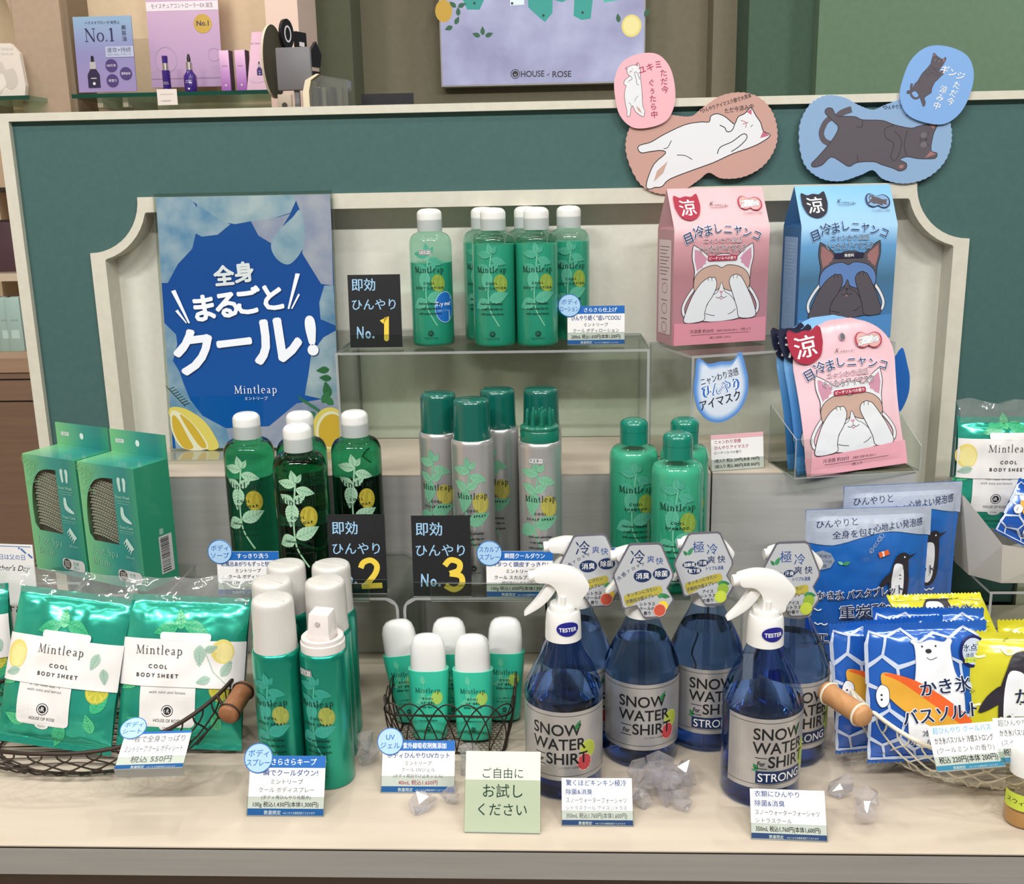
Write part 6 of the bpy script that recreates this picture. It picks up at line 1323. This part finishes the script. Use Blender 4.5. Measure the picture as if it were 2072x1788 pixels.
# ================================================================== small tester bottle at the table end
p = onZ(2068, 1660, T); t = thing('tester_vial', 'small clear tester bottle with white cap and yellow label', 'bottle', p)
B().lathe(mm([(0, .5), (14, .5), (15.5, 1.5), (16, 4), (16, 44), (15, 47), (12, 49)]), clear_mat('vial_shell', 'f0efe8', .9, .03), 32).build('bottle_body', t, 50)
B().lathe(mm([(0, 1), (14.5, 1.4), (15.4, 4), (15.4, 15), (0, 15.2)]), M('c9965a', .3), 32).build('amber_liquid', t, 50)
B().lathe(mm([(13, 48), (14.4, 48), (14.4, 70), (13.6, 71.5), (0, 71.8)]), CAPW, 32).build('cap', t, 50)
a = Art(base=3e-4); a.rect(-26, 18, 26, 33, INK['lime']); a.text('スウィーズ レモン', 0, 23.5, 5.5, INK['black'], bold=.02); a.build('yellow_label', t, cyl(.016), (.002, 0))
# ================================================================== shop behind the panel
YS = 2.9
PW = BEIGE
room('wall_shelf_recess', -3.3, -.73, YS+.12, YS+.2, 0, 3, BEIGE)
# pale piers between the arched recesses
x0, x1 = onY(52, 100, YS-.02).x, onY(133, 100, YS-.02).x
b = B(); b.box(x0-.02, x1, YS-.03, YS+.12, 0, 3, PINKB); struct(b.build('wall_pier'))
xs = onY(180, 100, YS).x
room('trim_1', x1, x1+.012, YS-.01, YS+.12, 0, 3, M('8a7a66', .6))
px_ = onY(545, 100, 2.8).x; px2 = onY(618, 100, 2.8).x
room('wall_pillar', px_+.012, px2, 2.74, 2.95, 0, 3, M('e9cfc2', .6))
# arch curve at the far end
b = B(); pts = [(onY(0, 0, YS-.03).x-.3, 3)]
ac = Vector(((onY(-160, 100, YS).x), 0, onY(0, 90, YS).z)); ar = onY(45, 90, YS).x-ac.x
arcp = [(ac.x+ar*math.cos(rad(t_)), ac.z+ar*1.1*math.sin(rad(t_))) for t_ in range(0, 91, 9)]
b.prism([(x0, 1.2), (x0, 3)]+[(ac.x-.2, 3)]+[(arcp[-1][0]-.2, arcp[-1][1])]+list(reversed(arcp))+[(arcp[0][0], 1.2)], YS-.025, YS+.12, PINKB); struct(b.build('wall_arch'))
GLS = M('0f4a3c', .15, coat=.5); GTOP = clear_mat('shelf_glass', 'c9e4da', .9, .03)
sz = onY(300, 187, YS-.13).z
def glass_shelf(label, xa, xb):
    t = thing('glass_shelf', label, 'shelf', ((xa+xb)/2, YS-.13, sz-.010)); h = (xb-xa)/2
    B().box(-h, h, .003, .24, 0, .010, GTOP).build('glass_plate', t); B().box(-h, h, 0, .003, 0, .010, GLS).build('green_edge', t)
    for s_ in (-.8, -.55): B().box(s_*h, s_*h+.014, .03, .24, -.022, 0, M('b9ab98', .5)).build('bracket', t)
    return t
xa, xb = onY(144, 187, YS-.13).x, onY(560, 183, YS-.13).x
glass_shelf('green edged glass shelf with serum posters in the rear recess', xa, xb)
glass_shelf('green edged glass shelf under the face pack packet in the arch', onY(-120, 195, YS-.13).x, onY(59, 195, YS-.13).x)
def upright(name, label, cat, u0, v0, u1, v1, Y, art, mat, lean=-3, th=.003, group=None):
    pl = onY((u0+u1)/2, v1, Y); w = onY(u1, v1, Y).x-onY(u0, v1, Y).x; h = onY(u0, v0, Y).z-onY(u0, v1, Y).z
    t = thing(name, label, cat, (pl.x, Y, pl.z), 0, group, lean); B().box(-w/2, w/2, 0, th, 0, h, mat).build('board', t)
    a = Art(base=4e-4, step=6e-5); art(a, w*1000, h*1000); a.build('print', t, flat(0)); return t
INP = M('2a2a55', .5, key='bg'); IWH = M('efe6ee', .5, key='bg'); IPU = M('3d2a78', .4, key='bg')
def serum(a, x, y, k, col=None):
    c = col or IPU
    a.poly([(x-11*k, y), (x+11*k, y), (x+11*k, y+22*k), (x+5*k, y+32*k), (x-5*k, y+32*k), (x-11*k, y+22*k)], c); a.rect(x-5.5*k, y+32*k, x+5.5*k, y+44*k, M('b9b6bb', .4, key='bg')); a.poly([(x-3*k, y+44*k), (x+3*k, y+44*k), (x+2.4*k, y+54*k), (x-2.4*k, y+54*k)], M('1a1822', .4, key='bg')); a.ell(x, y+7*k, 2.6*k, 2.6*k, IWH, n=12); a.line([(x-5*k, y+16*k), (x+5*k, y+16*k)], 1.2*k, IWH)
def art_no1(a, w, h):
    serif(a, 'No.1', -w*.06, h*.67, h*.115, INP, wt=1.1, track=.05); a.text('ハウスオブローゼ 総売上', 0, h*.90, h*.045, INP, lim=w*.6); a.text('美容油', w*.36, h*.82, h*.07, INP, vert=True)
    a.rect(w*.02, h*.46, w*.5, h*.60, M('b9c2e0', .5, key='bg')); a.text('速攻×持続', w*.25, h*.525, h*.075, INP); a.text('Wのうるおいアプローチ', w*.25, h*.48, h*.03, INP, lim=w*.42)
    serum(a, -w*.22, h*.06, h*.0078, M('2c2548', .4, key='bg'))
    for x, y, s_ in ((.1, .35, '100万本'), (.34, .24, '植物由来'), (.1, .15, '保湿力')): a.ell(w*x, h*y, h*.085, h*.085, M('4a3a7a', .5, key='bg')); a.text(s_, w*x, h*(y-.015), h*.04, IWH, lim=h*.13)
PUR = lambda nm, s: grad_mat(nm, s, 'Z', 0, .3, .4)
yb = YS-.03
upright('serum_poster', 'blue and mauve poster with large No.1 on the glass shelf', 'poster', 160, 31, 277, 186, yb, art_no1, grad_mat('no1_poster', [(0, 'a08fc4'), (.5, '8f8fc4'), (1, '8fb4d4')], 'Z', 0, .2, .4))
def art_moist(a, w, h):
    a.rect(-w*.5, h*.595, w*.5, h*.665, M('efe2ee', .5, key='bg')); a.text('モイスチュアコントローラーEX 誕生', 0, h*.617, h*.042, INP, lim=w*.86)
    a.ell(w*.27, h*.49, h*.075, h*.075, M('b99a4a', .35, metal=.5, key='bg')); a.text('No.1', w*.27, h*.475, h*.055, INP, bold=.02); a.ring(-w*.28, h*.22, h*.09, h*.1, h*.012, M('b79fc4', .4, key='bg')); a.ring(w*.4, h*.25, h*.05, h*.05, h*.006, M('b79fc4', .4, key='bg'))
    a.line([(-w*.5, h*.07), (w*.5, h*.07)], h*.006, M('a98fb4', .4, key='bg'))
upright('serum_poster', 'tall pink mauve poster with gold seal behind the serum bottles', 'poster', 308, -90, 452, 176, yb+.05, art_moist, grad_mat('moist_poster', [(0, 'b79ac4'), (.4, 'c4a6cc'), (1, 'd6bcd6')], 'Z', 0, .35, .4))
SER = M('3a1f80', .2, coat=.6); SILC = M('cfcccb', .25, metal=.9)
def serum_bottle(label, u, v, k, dropper):
    p = onY(u, v, YS-.06); t = thing('serum_bottle', label, 'bottle', (p.x, YS-.06, sz))
    s_ = k
    B().lathe([(0, 0), (.019*s_, 0), (.020*s_, .002), (.020*s_, .052*s_), (.010*s_, .066*s_), (.009*s_, .07*s_)] if dropper else [(0, 0), (.012*s_, 0), (.013*s_, .002), (.013*s_, .075*s_)], SER, 28).build('bottle_body', t, 40)
    z = (.07 if dropper else .075)*s_; B().lathe([(.0095*s_, z), (.0095*s_, z+.022*s_), (.007*s_, z+.024*s_)], SILC, 24).build('silver_collar', t, 40)
    B().lathe([(.0055*s_, z+.022*s_), (.0055*s_, z+.034*s_), (.003*s_, z+.046*s_), (0, z+.048*s_)] if dropper else [(.009*s_, z+.022*s_), (.0095*s_, z+.045*s_), (0, z+.046*s_)], M('15131c', .3) if dropper else SER, 20).build('dropper' if dropper else 'cap', t, 40)
    a = Art(base=4e-4); a.text('MOISTURE', 0, 36*s_, 4*s_, IWH); a.text('CONTROLLER', 0, 31*s_, 4*s_, IWH, lim=22*s_); a.ell(0, 14*s_, 3*s_, 3*s_, IWH); a.build('front_print', t, cyl((.0202 if dropper else .0132)*s_), (.004, 0)); return t
serum_bottle('slim violet serum bottle with violet cap on the glass shelf', 338, 170, .80, False); serum_bottle('violet dropper bottle with black bulb on the glass shelf', 386, 170, .85, True)
BXM = grad_mat('mauve_box', [(0, 'b06acb'), (.5, 'cf9fd9'), (1, 'efc9e6')], 'Z', 0, .11, .4)
def mauve_box(label, u, w, h):
    p = onY(u, 180, YS-.07); t = thing('serum_box', label, 'carton', (p.x, YS-.07, sz), -6); B().box(-w/2, w/2, 0, w, 0, h, BXM).build('carton_body', t, bevel=.0008); B().box(w/2, w/2+.0015, .001, w-.001, 0, h, M('4a3550', .5)).build('side_panel', t)
    a = Art(base=4e-4); a.text('MOISTURE', 0, h*620, 3.2, INP, lim=w*700); a.ell(0, h*180, 2.4, 2.4, IWH); a.build('front_print', t, flat(0)); return t
mauve_box('narrow pink violet serum box beside the slim bottles, outer one', 458, .026, .105); mauve_box('narrow pink violet serum box between the other box and pink booklet', 490, .028, .105)
def art_book(a, w, h): serum(a, w*.02, h*.28, h*.0045); a.text('モイスチュア', 0, h*.82, h*.04, INP, lim=w*.5); a.ell(-w*.1, h*.2, w*.3, h*.05, M('e9c9ea', .5, key='bg'))
p = onY(527, 182, YS-.09); t = thing('serum_booklet', 'pale pink tapering booklet with violet dropper drawing on glass shelf', 'booklet', (p.x, YS-.09, sz))
b = B(); hb_ = .145; b.prism([(-.036, 0), (.034, 0), (.040, .03), (.018, hb_), (-.012, hb_)], 0, .03, M('efc9e4', .45)); b.build('booklet_body', t); a = Art(base=4e-4); art_book(a, 64, 140); a.build('front_print', t, flat(0))
p = onY(338, 195, YS-.136); t = thing('shelf_price_tag', 'small white price tag hanging on the green glass edge', 'price tag', (p.x, YS-.1345, p.z)); B().box(-.026, .026, -.0006, .0006, -.021, .018, M('ece4e0', .5)).build('card', t)
a = Art(base=3e-4); a.text('モイスチュアコントローラー', 0, 4, 3.4, INK['black'], lim=34); a.text('30mL 税込4,400円', -4, -12, 3.4, INK['black'], lim=30); a.build('tag_print', t, flat(-.0006))
p = onY(10, 190, YS-.08); t = thing('mask_packet', 'white face mask packet with silky drape in the arched recess', 'packet', (p.x, YS-.08, sz), 6)
b = B(); b.prism([(-.075, 0), (.05, 0), (.056, .03), (.050, .11), (.03, .135), (-.075, .135)], 0, .02, M('e6ded6', .5)); b.build('packet_body', t); a = Art(base=4e-4)
a.text('WHITENING', 10, 118, 9, INK['lgrey'], lim=60); a.text('MASK PACK EX', 8, 106, 8, INK['lgrey'], lim=66); a.blob([(-40, 10), (-20, 60), (0, 90), (10, 70), (30, 72), (38, 40), (20, 20), (0, 30), (-10, 10)], M('d3cac2', .5, key='bg')); a.blob([(-30, 10), (-10, 50), (0, 60), (5, 30)], M('ece6e0', .5, key='bg')); a.build('front_print', t, flat(0))
# ---- round sign, grey screen back and register pieces at the counter
YC = 2.55
p = onY(553, 125, YC); t = thing('oval_sign', 'dark olive oval sign seen edge on behind the counter', 'sign', p, 74)
b = B(); b.prism([(.05*math.cos(q*math.pi/16), .082*math.sin(q*math.pi/16)) for q in range(32)], -.003, .003, M('4a4434', .5), side=M('d3c9b4', .5)); b.build('sign_board', t)
p = onY(594, 140, YC-.05); t = thing('screen_back', 'grey back of a register screen on a slim stand', 'monitor', p, -4)
B().box(-.041, .041, 0, .012, -.046, .048, M('75757a', .45)).build('screen_shell', t, bevel=.003); B().box(-.006, .006, .012, .02, 1.505-p.z, .02, M('8a8a8e', .45)).build('stand', t)
p = onY(613, 106, YC+.10); t = thing('payment_sign', 'black cut out payment marks standing edge on beside the screen', 'sign', p, 66)
bk = M('17151a', .5); b = B(); b.prism([(-.06+.024*math.cos(q*math.pi/10), .035+.034*math.sin(q*math.pi/10)) for q in range(20)], -.004, .004, bk); b.build('round_mark', t); B().box(-.028, .012, -.004, .004, -.012, .045, bk).build('square_mark', t); b = B(); b.prism([(.02, .0), (.05, .03), (.07, 0), (.062, -.03), (.03, -.03)], -.004, .004, bk); b.build('house_mark', t); B().box(.03, .06, -.004, .004, -.075, -.04, bk).build('bar_mark', t)
a = Art(base=5e-4); a.ring(-60, 35, 11, 17, 4, IWH); a.rect(-18, 12, 2, 22, IWH); a.build('mark_print', t, flat(-.004))
# counter behind the panel
room('trim_counter', -1.1, .2, 2.35, 2.85, 1.475, 1.505, M('6b5d50', .5)); room('trim_counter_front', -1.08, .18, 2.36, 2.8, 0, 1.475, M('8a7a6a', .6))
p = onY(650, 220, 2.45); t = thing('tape_dispenser', 'cream rounded card holder with clear sleeves on the rear counter', 'holder', (p.x+.012, 2.45, 1.505))
b = B(); b.prism([(-.052, 0), (-.052, .06), (-.045, .085), (-.02, .098), (-.012, .098), (-.032, .085), (-.038, .06), (-.038, 0)], 0, .06, M('efe3c4', .4)); b.build('cream_shell', t)
b = B(); b.prism([(-.036, 0), (-.036, .06), (-.028, .084), (-.008, .095), (.05, .085), (.05, 0)], .004, .05, clear_mat('sleeve_film', 'cfd4c8', .8, .1, 1.5, .3, .12)); b.build('clear_sleeves', t)
for i in range(4): B().box(-.028+i*.018, -.02+i*.018, .012, .044, 0, .07, M(('4a4a46', '8f9288', '33312f', '7a7468')[i], .5)).build('card_stack', t)
p = onY(776, 205, 2.5); t = thing('black_tray_box', 'low black box with open lid on the rear counter', 'box', (p.x, 2.5, 1.505)); B().box(-.062, .062, 0, .06, 0, .034, M('15141a', .4)).build('box_base', t, bevel=.002); B().box(-.062, .062, .06, .064, .0, .062, M('1a1920', .5)).build('open_lid', t)
p = onY(585, 212, YC-.05); t = thing('register_socket', 'small beige socket plate below the grey screen', 'socket', (p.x, YC-.09, p.z), 0); B().box(-.016, .016, 0, .012, -.025, .02, M('b9ab9a', .5)).build('plate', t, bevel=.002); B().tube([(0, -.0005, -.004), (0, -.003, -.004)], .006, M('3a3633', .4), 16).build('hole', t)
# ---- wall screen
YW = 3.36
c0_, c1_ = onY(893, 178, YW), onY(1305, 165, YW); w_ = c1_.x-c0_.x; zb_ = (c0_.z+c1_.z)/2
t = thing('wall_screen', 'lit wall screen showing icy mint products and the shop logo', 'screen', ((c0_.x+c1_.x)/2, YW, zb_))
h_ = .62
def emis_noise(name, c1, c2, st, sc):
    m = noise_mat(name, c1, c2, (1, 1, 1), sc, .4, 6); nt = m.node_tree; bs = nt.nodes['Principled BSDF']; r = [n for n in nt.nodes if n.type == 'VALTORGB'][0]; nt.links.new(r.outputs[0], bs.inputs['Emission Color']); bs.inputs['Emission Strength'].default_value = st; bs.inputs['Base Color'].default_value = (0, 0, 0, 1)
    for l in list(nt.links):
        if l.to_socket == bs.inputs['Base Color']: nt.links.remove(l)
    return m
B().box(-w_/2, w_/2, 0, .04, 0, h_, M('c9c9cc', .4)).build('frame', t, bevel=.002); B().box(-w_/2+.005, w_/2-.005, -.001, 0, .005, h_-.005, emis_noise('lit_snow', 'a9a9cf', 'd6d8fa', .8, 5)).build('lit_panel', t)
E = lambda c, s=.6: M(c, .4, key='lit', emit=s)
a = Art(base=1.2e-3, step=1e-4); W2 = w_*500
S_ = lambda u, v: ((u-1099)*(w_*1000/412), (171-(u-1099)*.0315-v)*(w_*1000/412))
te, te2 = E('1f8f86', .45), E('3fa89a', .5)
for pts in (((938, -120), (984, -120), (985, 10), (975, 30), (950, 30), (942, 12)), ((1068, -120), (1124, -120), (1120, 35), (1105, 52), (1095, 45), (1072, 25)), ((1122, -120), (1154, -120), (1150, 10), (1140, 15), (1126, 12)), ((1170, -120), (1215, -120), (1196, 45), (1178, 48), (1162, 40))): a.poly([S_(*p) for p in pts], te)
a.poly([S_(*p) for p in ((1036, -120), (1066, -120), (1064, 20), (1036, 22))], E('c9d6dc', .6)); a.poly([S_(*p) for p in ((1205, -120), (1270, -120), (1268, 8), (1222, 15))], te2)
for u, v in ((965, 18), (1040, 18), (1102, 40), (1135, 5), (1180, 34)): a.ell(*S_(u, v), 4, 4, E('123a3a', .2), n=10)
lem = Art(base=1.4e-3, step=1e-4); lem.ell(*S_(903, 33), 26, 32, E('b9922a', .55)); lem.build('picture_lemon', t, flat(-.001)); lem = Art(base=1.4e-3, step=1e-4); lem.ell(*S_(1277, 58), 30, 32, E('cfc070', .6)); lem.ell(*S_(1277, 58), 24, 26, E('d9cf8f', .6)); lem.build('picture_lemon', t, flat(-.001))
for u, v, an in ((932, 25, 20), (928, 26, 140), (925, 58, 60), (920, 62, 200), (932, 42, 90), (980, 78, 90), (985, 80, 20), (975, 80, 160), (1252, 52, 100), (1303, 40, 60)): leaf(a, *S_(u, v), 26, 13, an, E('1f5a3a', .35))
bk2 = E('1d1d24', .1); a.ring(*S_(1044, 151), 13, 13, 2.2, bk2); a.ell(*S_(1044, 151), 9, 9, bk2); a.text('H', *S_(1044, 155), 10, E('c0c0d8', .5)); a.text('HOUSE', *S_(1079, 156), 25, bk2, bold=.012, lim=72); a.text('ROSE', *S_(1138, 156), 25, bk2, bold=.012, lim=58); a.text('of', *S_(1110, 154), 12, bk2)
a.build('screen_picture', t, flat(-.001))
# ================================================================== shelving seen past the end of the panel
YF = 2.25
gx0 = onY(-200, 700, YF).x; gx1 = onY(130, 700, YF).x
zt_ = onY(20, 742, YF).z
CAB = wood_mat('brown_cabinet', '7d6453', '876d5b', .55)
t = thing('wall_cabinet', 'brown wood cabinet with drawer lines past the panel end', 'cabinet', ((gx0+gx1)/2, YF, 0)); hw_ = (gx1-gx0)/2
B().box(-hw_, hw_, -.006, .5, zt_-.012, zt_+.02, wood_mat('cabinet_top', '9c8069', 'a68a72', .5)).build('cabinet_top', t)
z1, z2 = onY(20, 768, YF).z, onY(30, 812, YF).z
for za, zc_ in ((z1+.002, zt_-.013), (z2+.002, z1-.002), (0, z2-.002)): B().box(-hw_, hw_, 0, .5, za, zc_, CAB).build('drawer_front', t)
B().box(-hw_, hw_, .004, .5, .0, zt_-.013, DARK).build('carcass', t)
zs_ = onY(20, 552, YF+.2).z
t = thing('pale_shelf_block', 'pale wooden shelf block above the clear tubes past the panel end', 'shelf', (gx0+.3, YF+.18, zs_-.018)); B().box(-.3, gx1-gx0-.3, 0, .3, 0, .018, M('d9c6b0', .5)).build('board', t); B().box(-.3, gx1-gx0-.3, .28, .3, -.5, .0, M('a5927c', .6)).build('back_board', t)
def clear_tube(u, lab):
    p = onY(u, 738, YF+.10); t = thing('clear_carton', lab, 'carton', (p.x, YF+.10, zt_+.02), 10); B().box(-.016, .016, 0, .03, 0, .125, M('9fbab4', .35)).build('carton_body', t, bevel=.001); a = Art(base=4e-4); a.text('ハウス', 0, 70, 6, INK['grey']); a.rect(-9, 30, 9, 50, M('b9d3cc', .4, key='bg')); a.build('front_print', t, flat(0))
clear_tube(2, 'pale aqua carton on the brown cabinet, furthest from panel end'); clear_tube(22, 'pale aqua carton on the brown cabinet between two others'); clear_tube(40, 'pale aqua carton on the brown cabinet touching the panel end')
p = onY(5, 540, YF+.25); t = thing('plum_carton', 'dark plum carton standing on the pale shelf block', 'carton', (p.x, YF+.24, zs_), 0); B().box(-.06, .04, 0, .05, 0, .12, M('5a3f48', .5)).build('carton_body', t, bevel=.001); B().box(-.061, .041, -.001, .051, .118, .122, M('3a2a30', .5)).build('lid', t)
z3 = onY(5, 380, YF+.2).z
room('trim_upper_shelf', gx0, gx1, YF+.1, YF+.5, z3-.008, z3, M('2a2420', .5)); room('wall_shelf_back', gx0, gx1, YF+.5, YF+.55, 0, 1.5, M('c2a88c', .6))
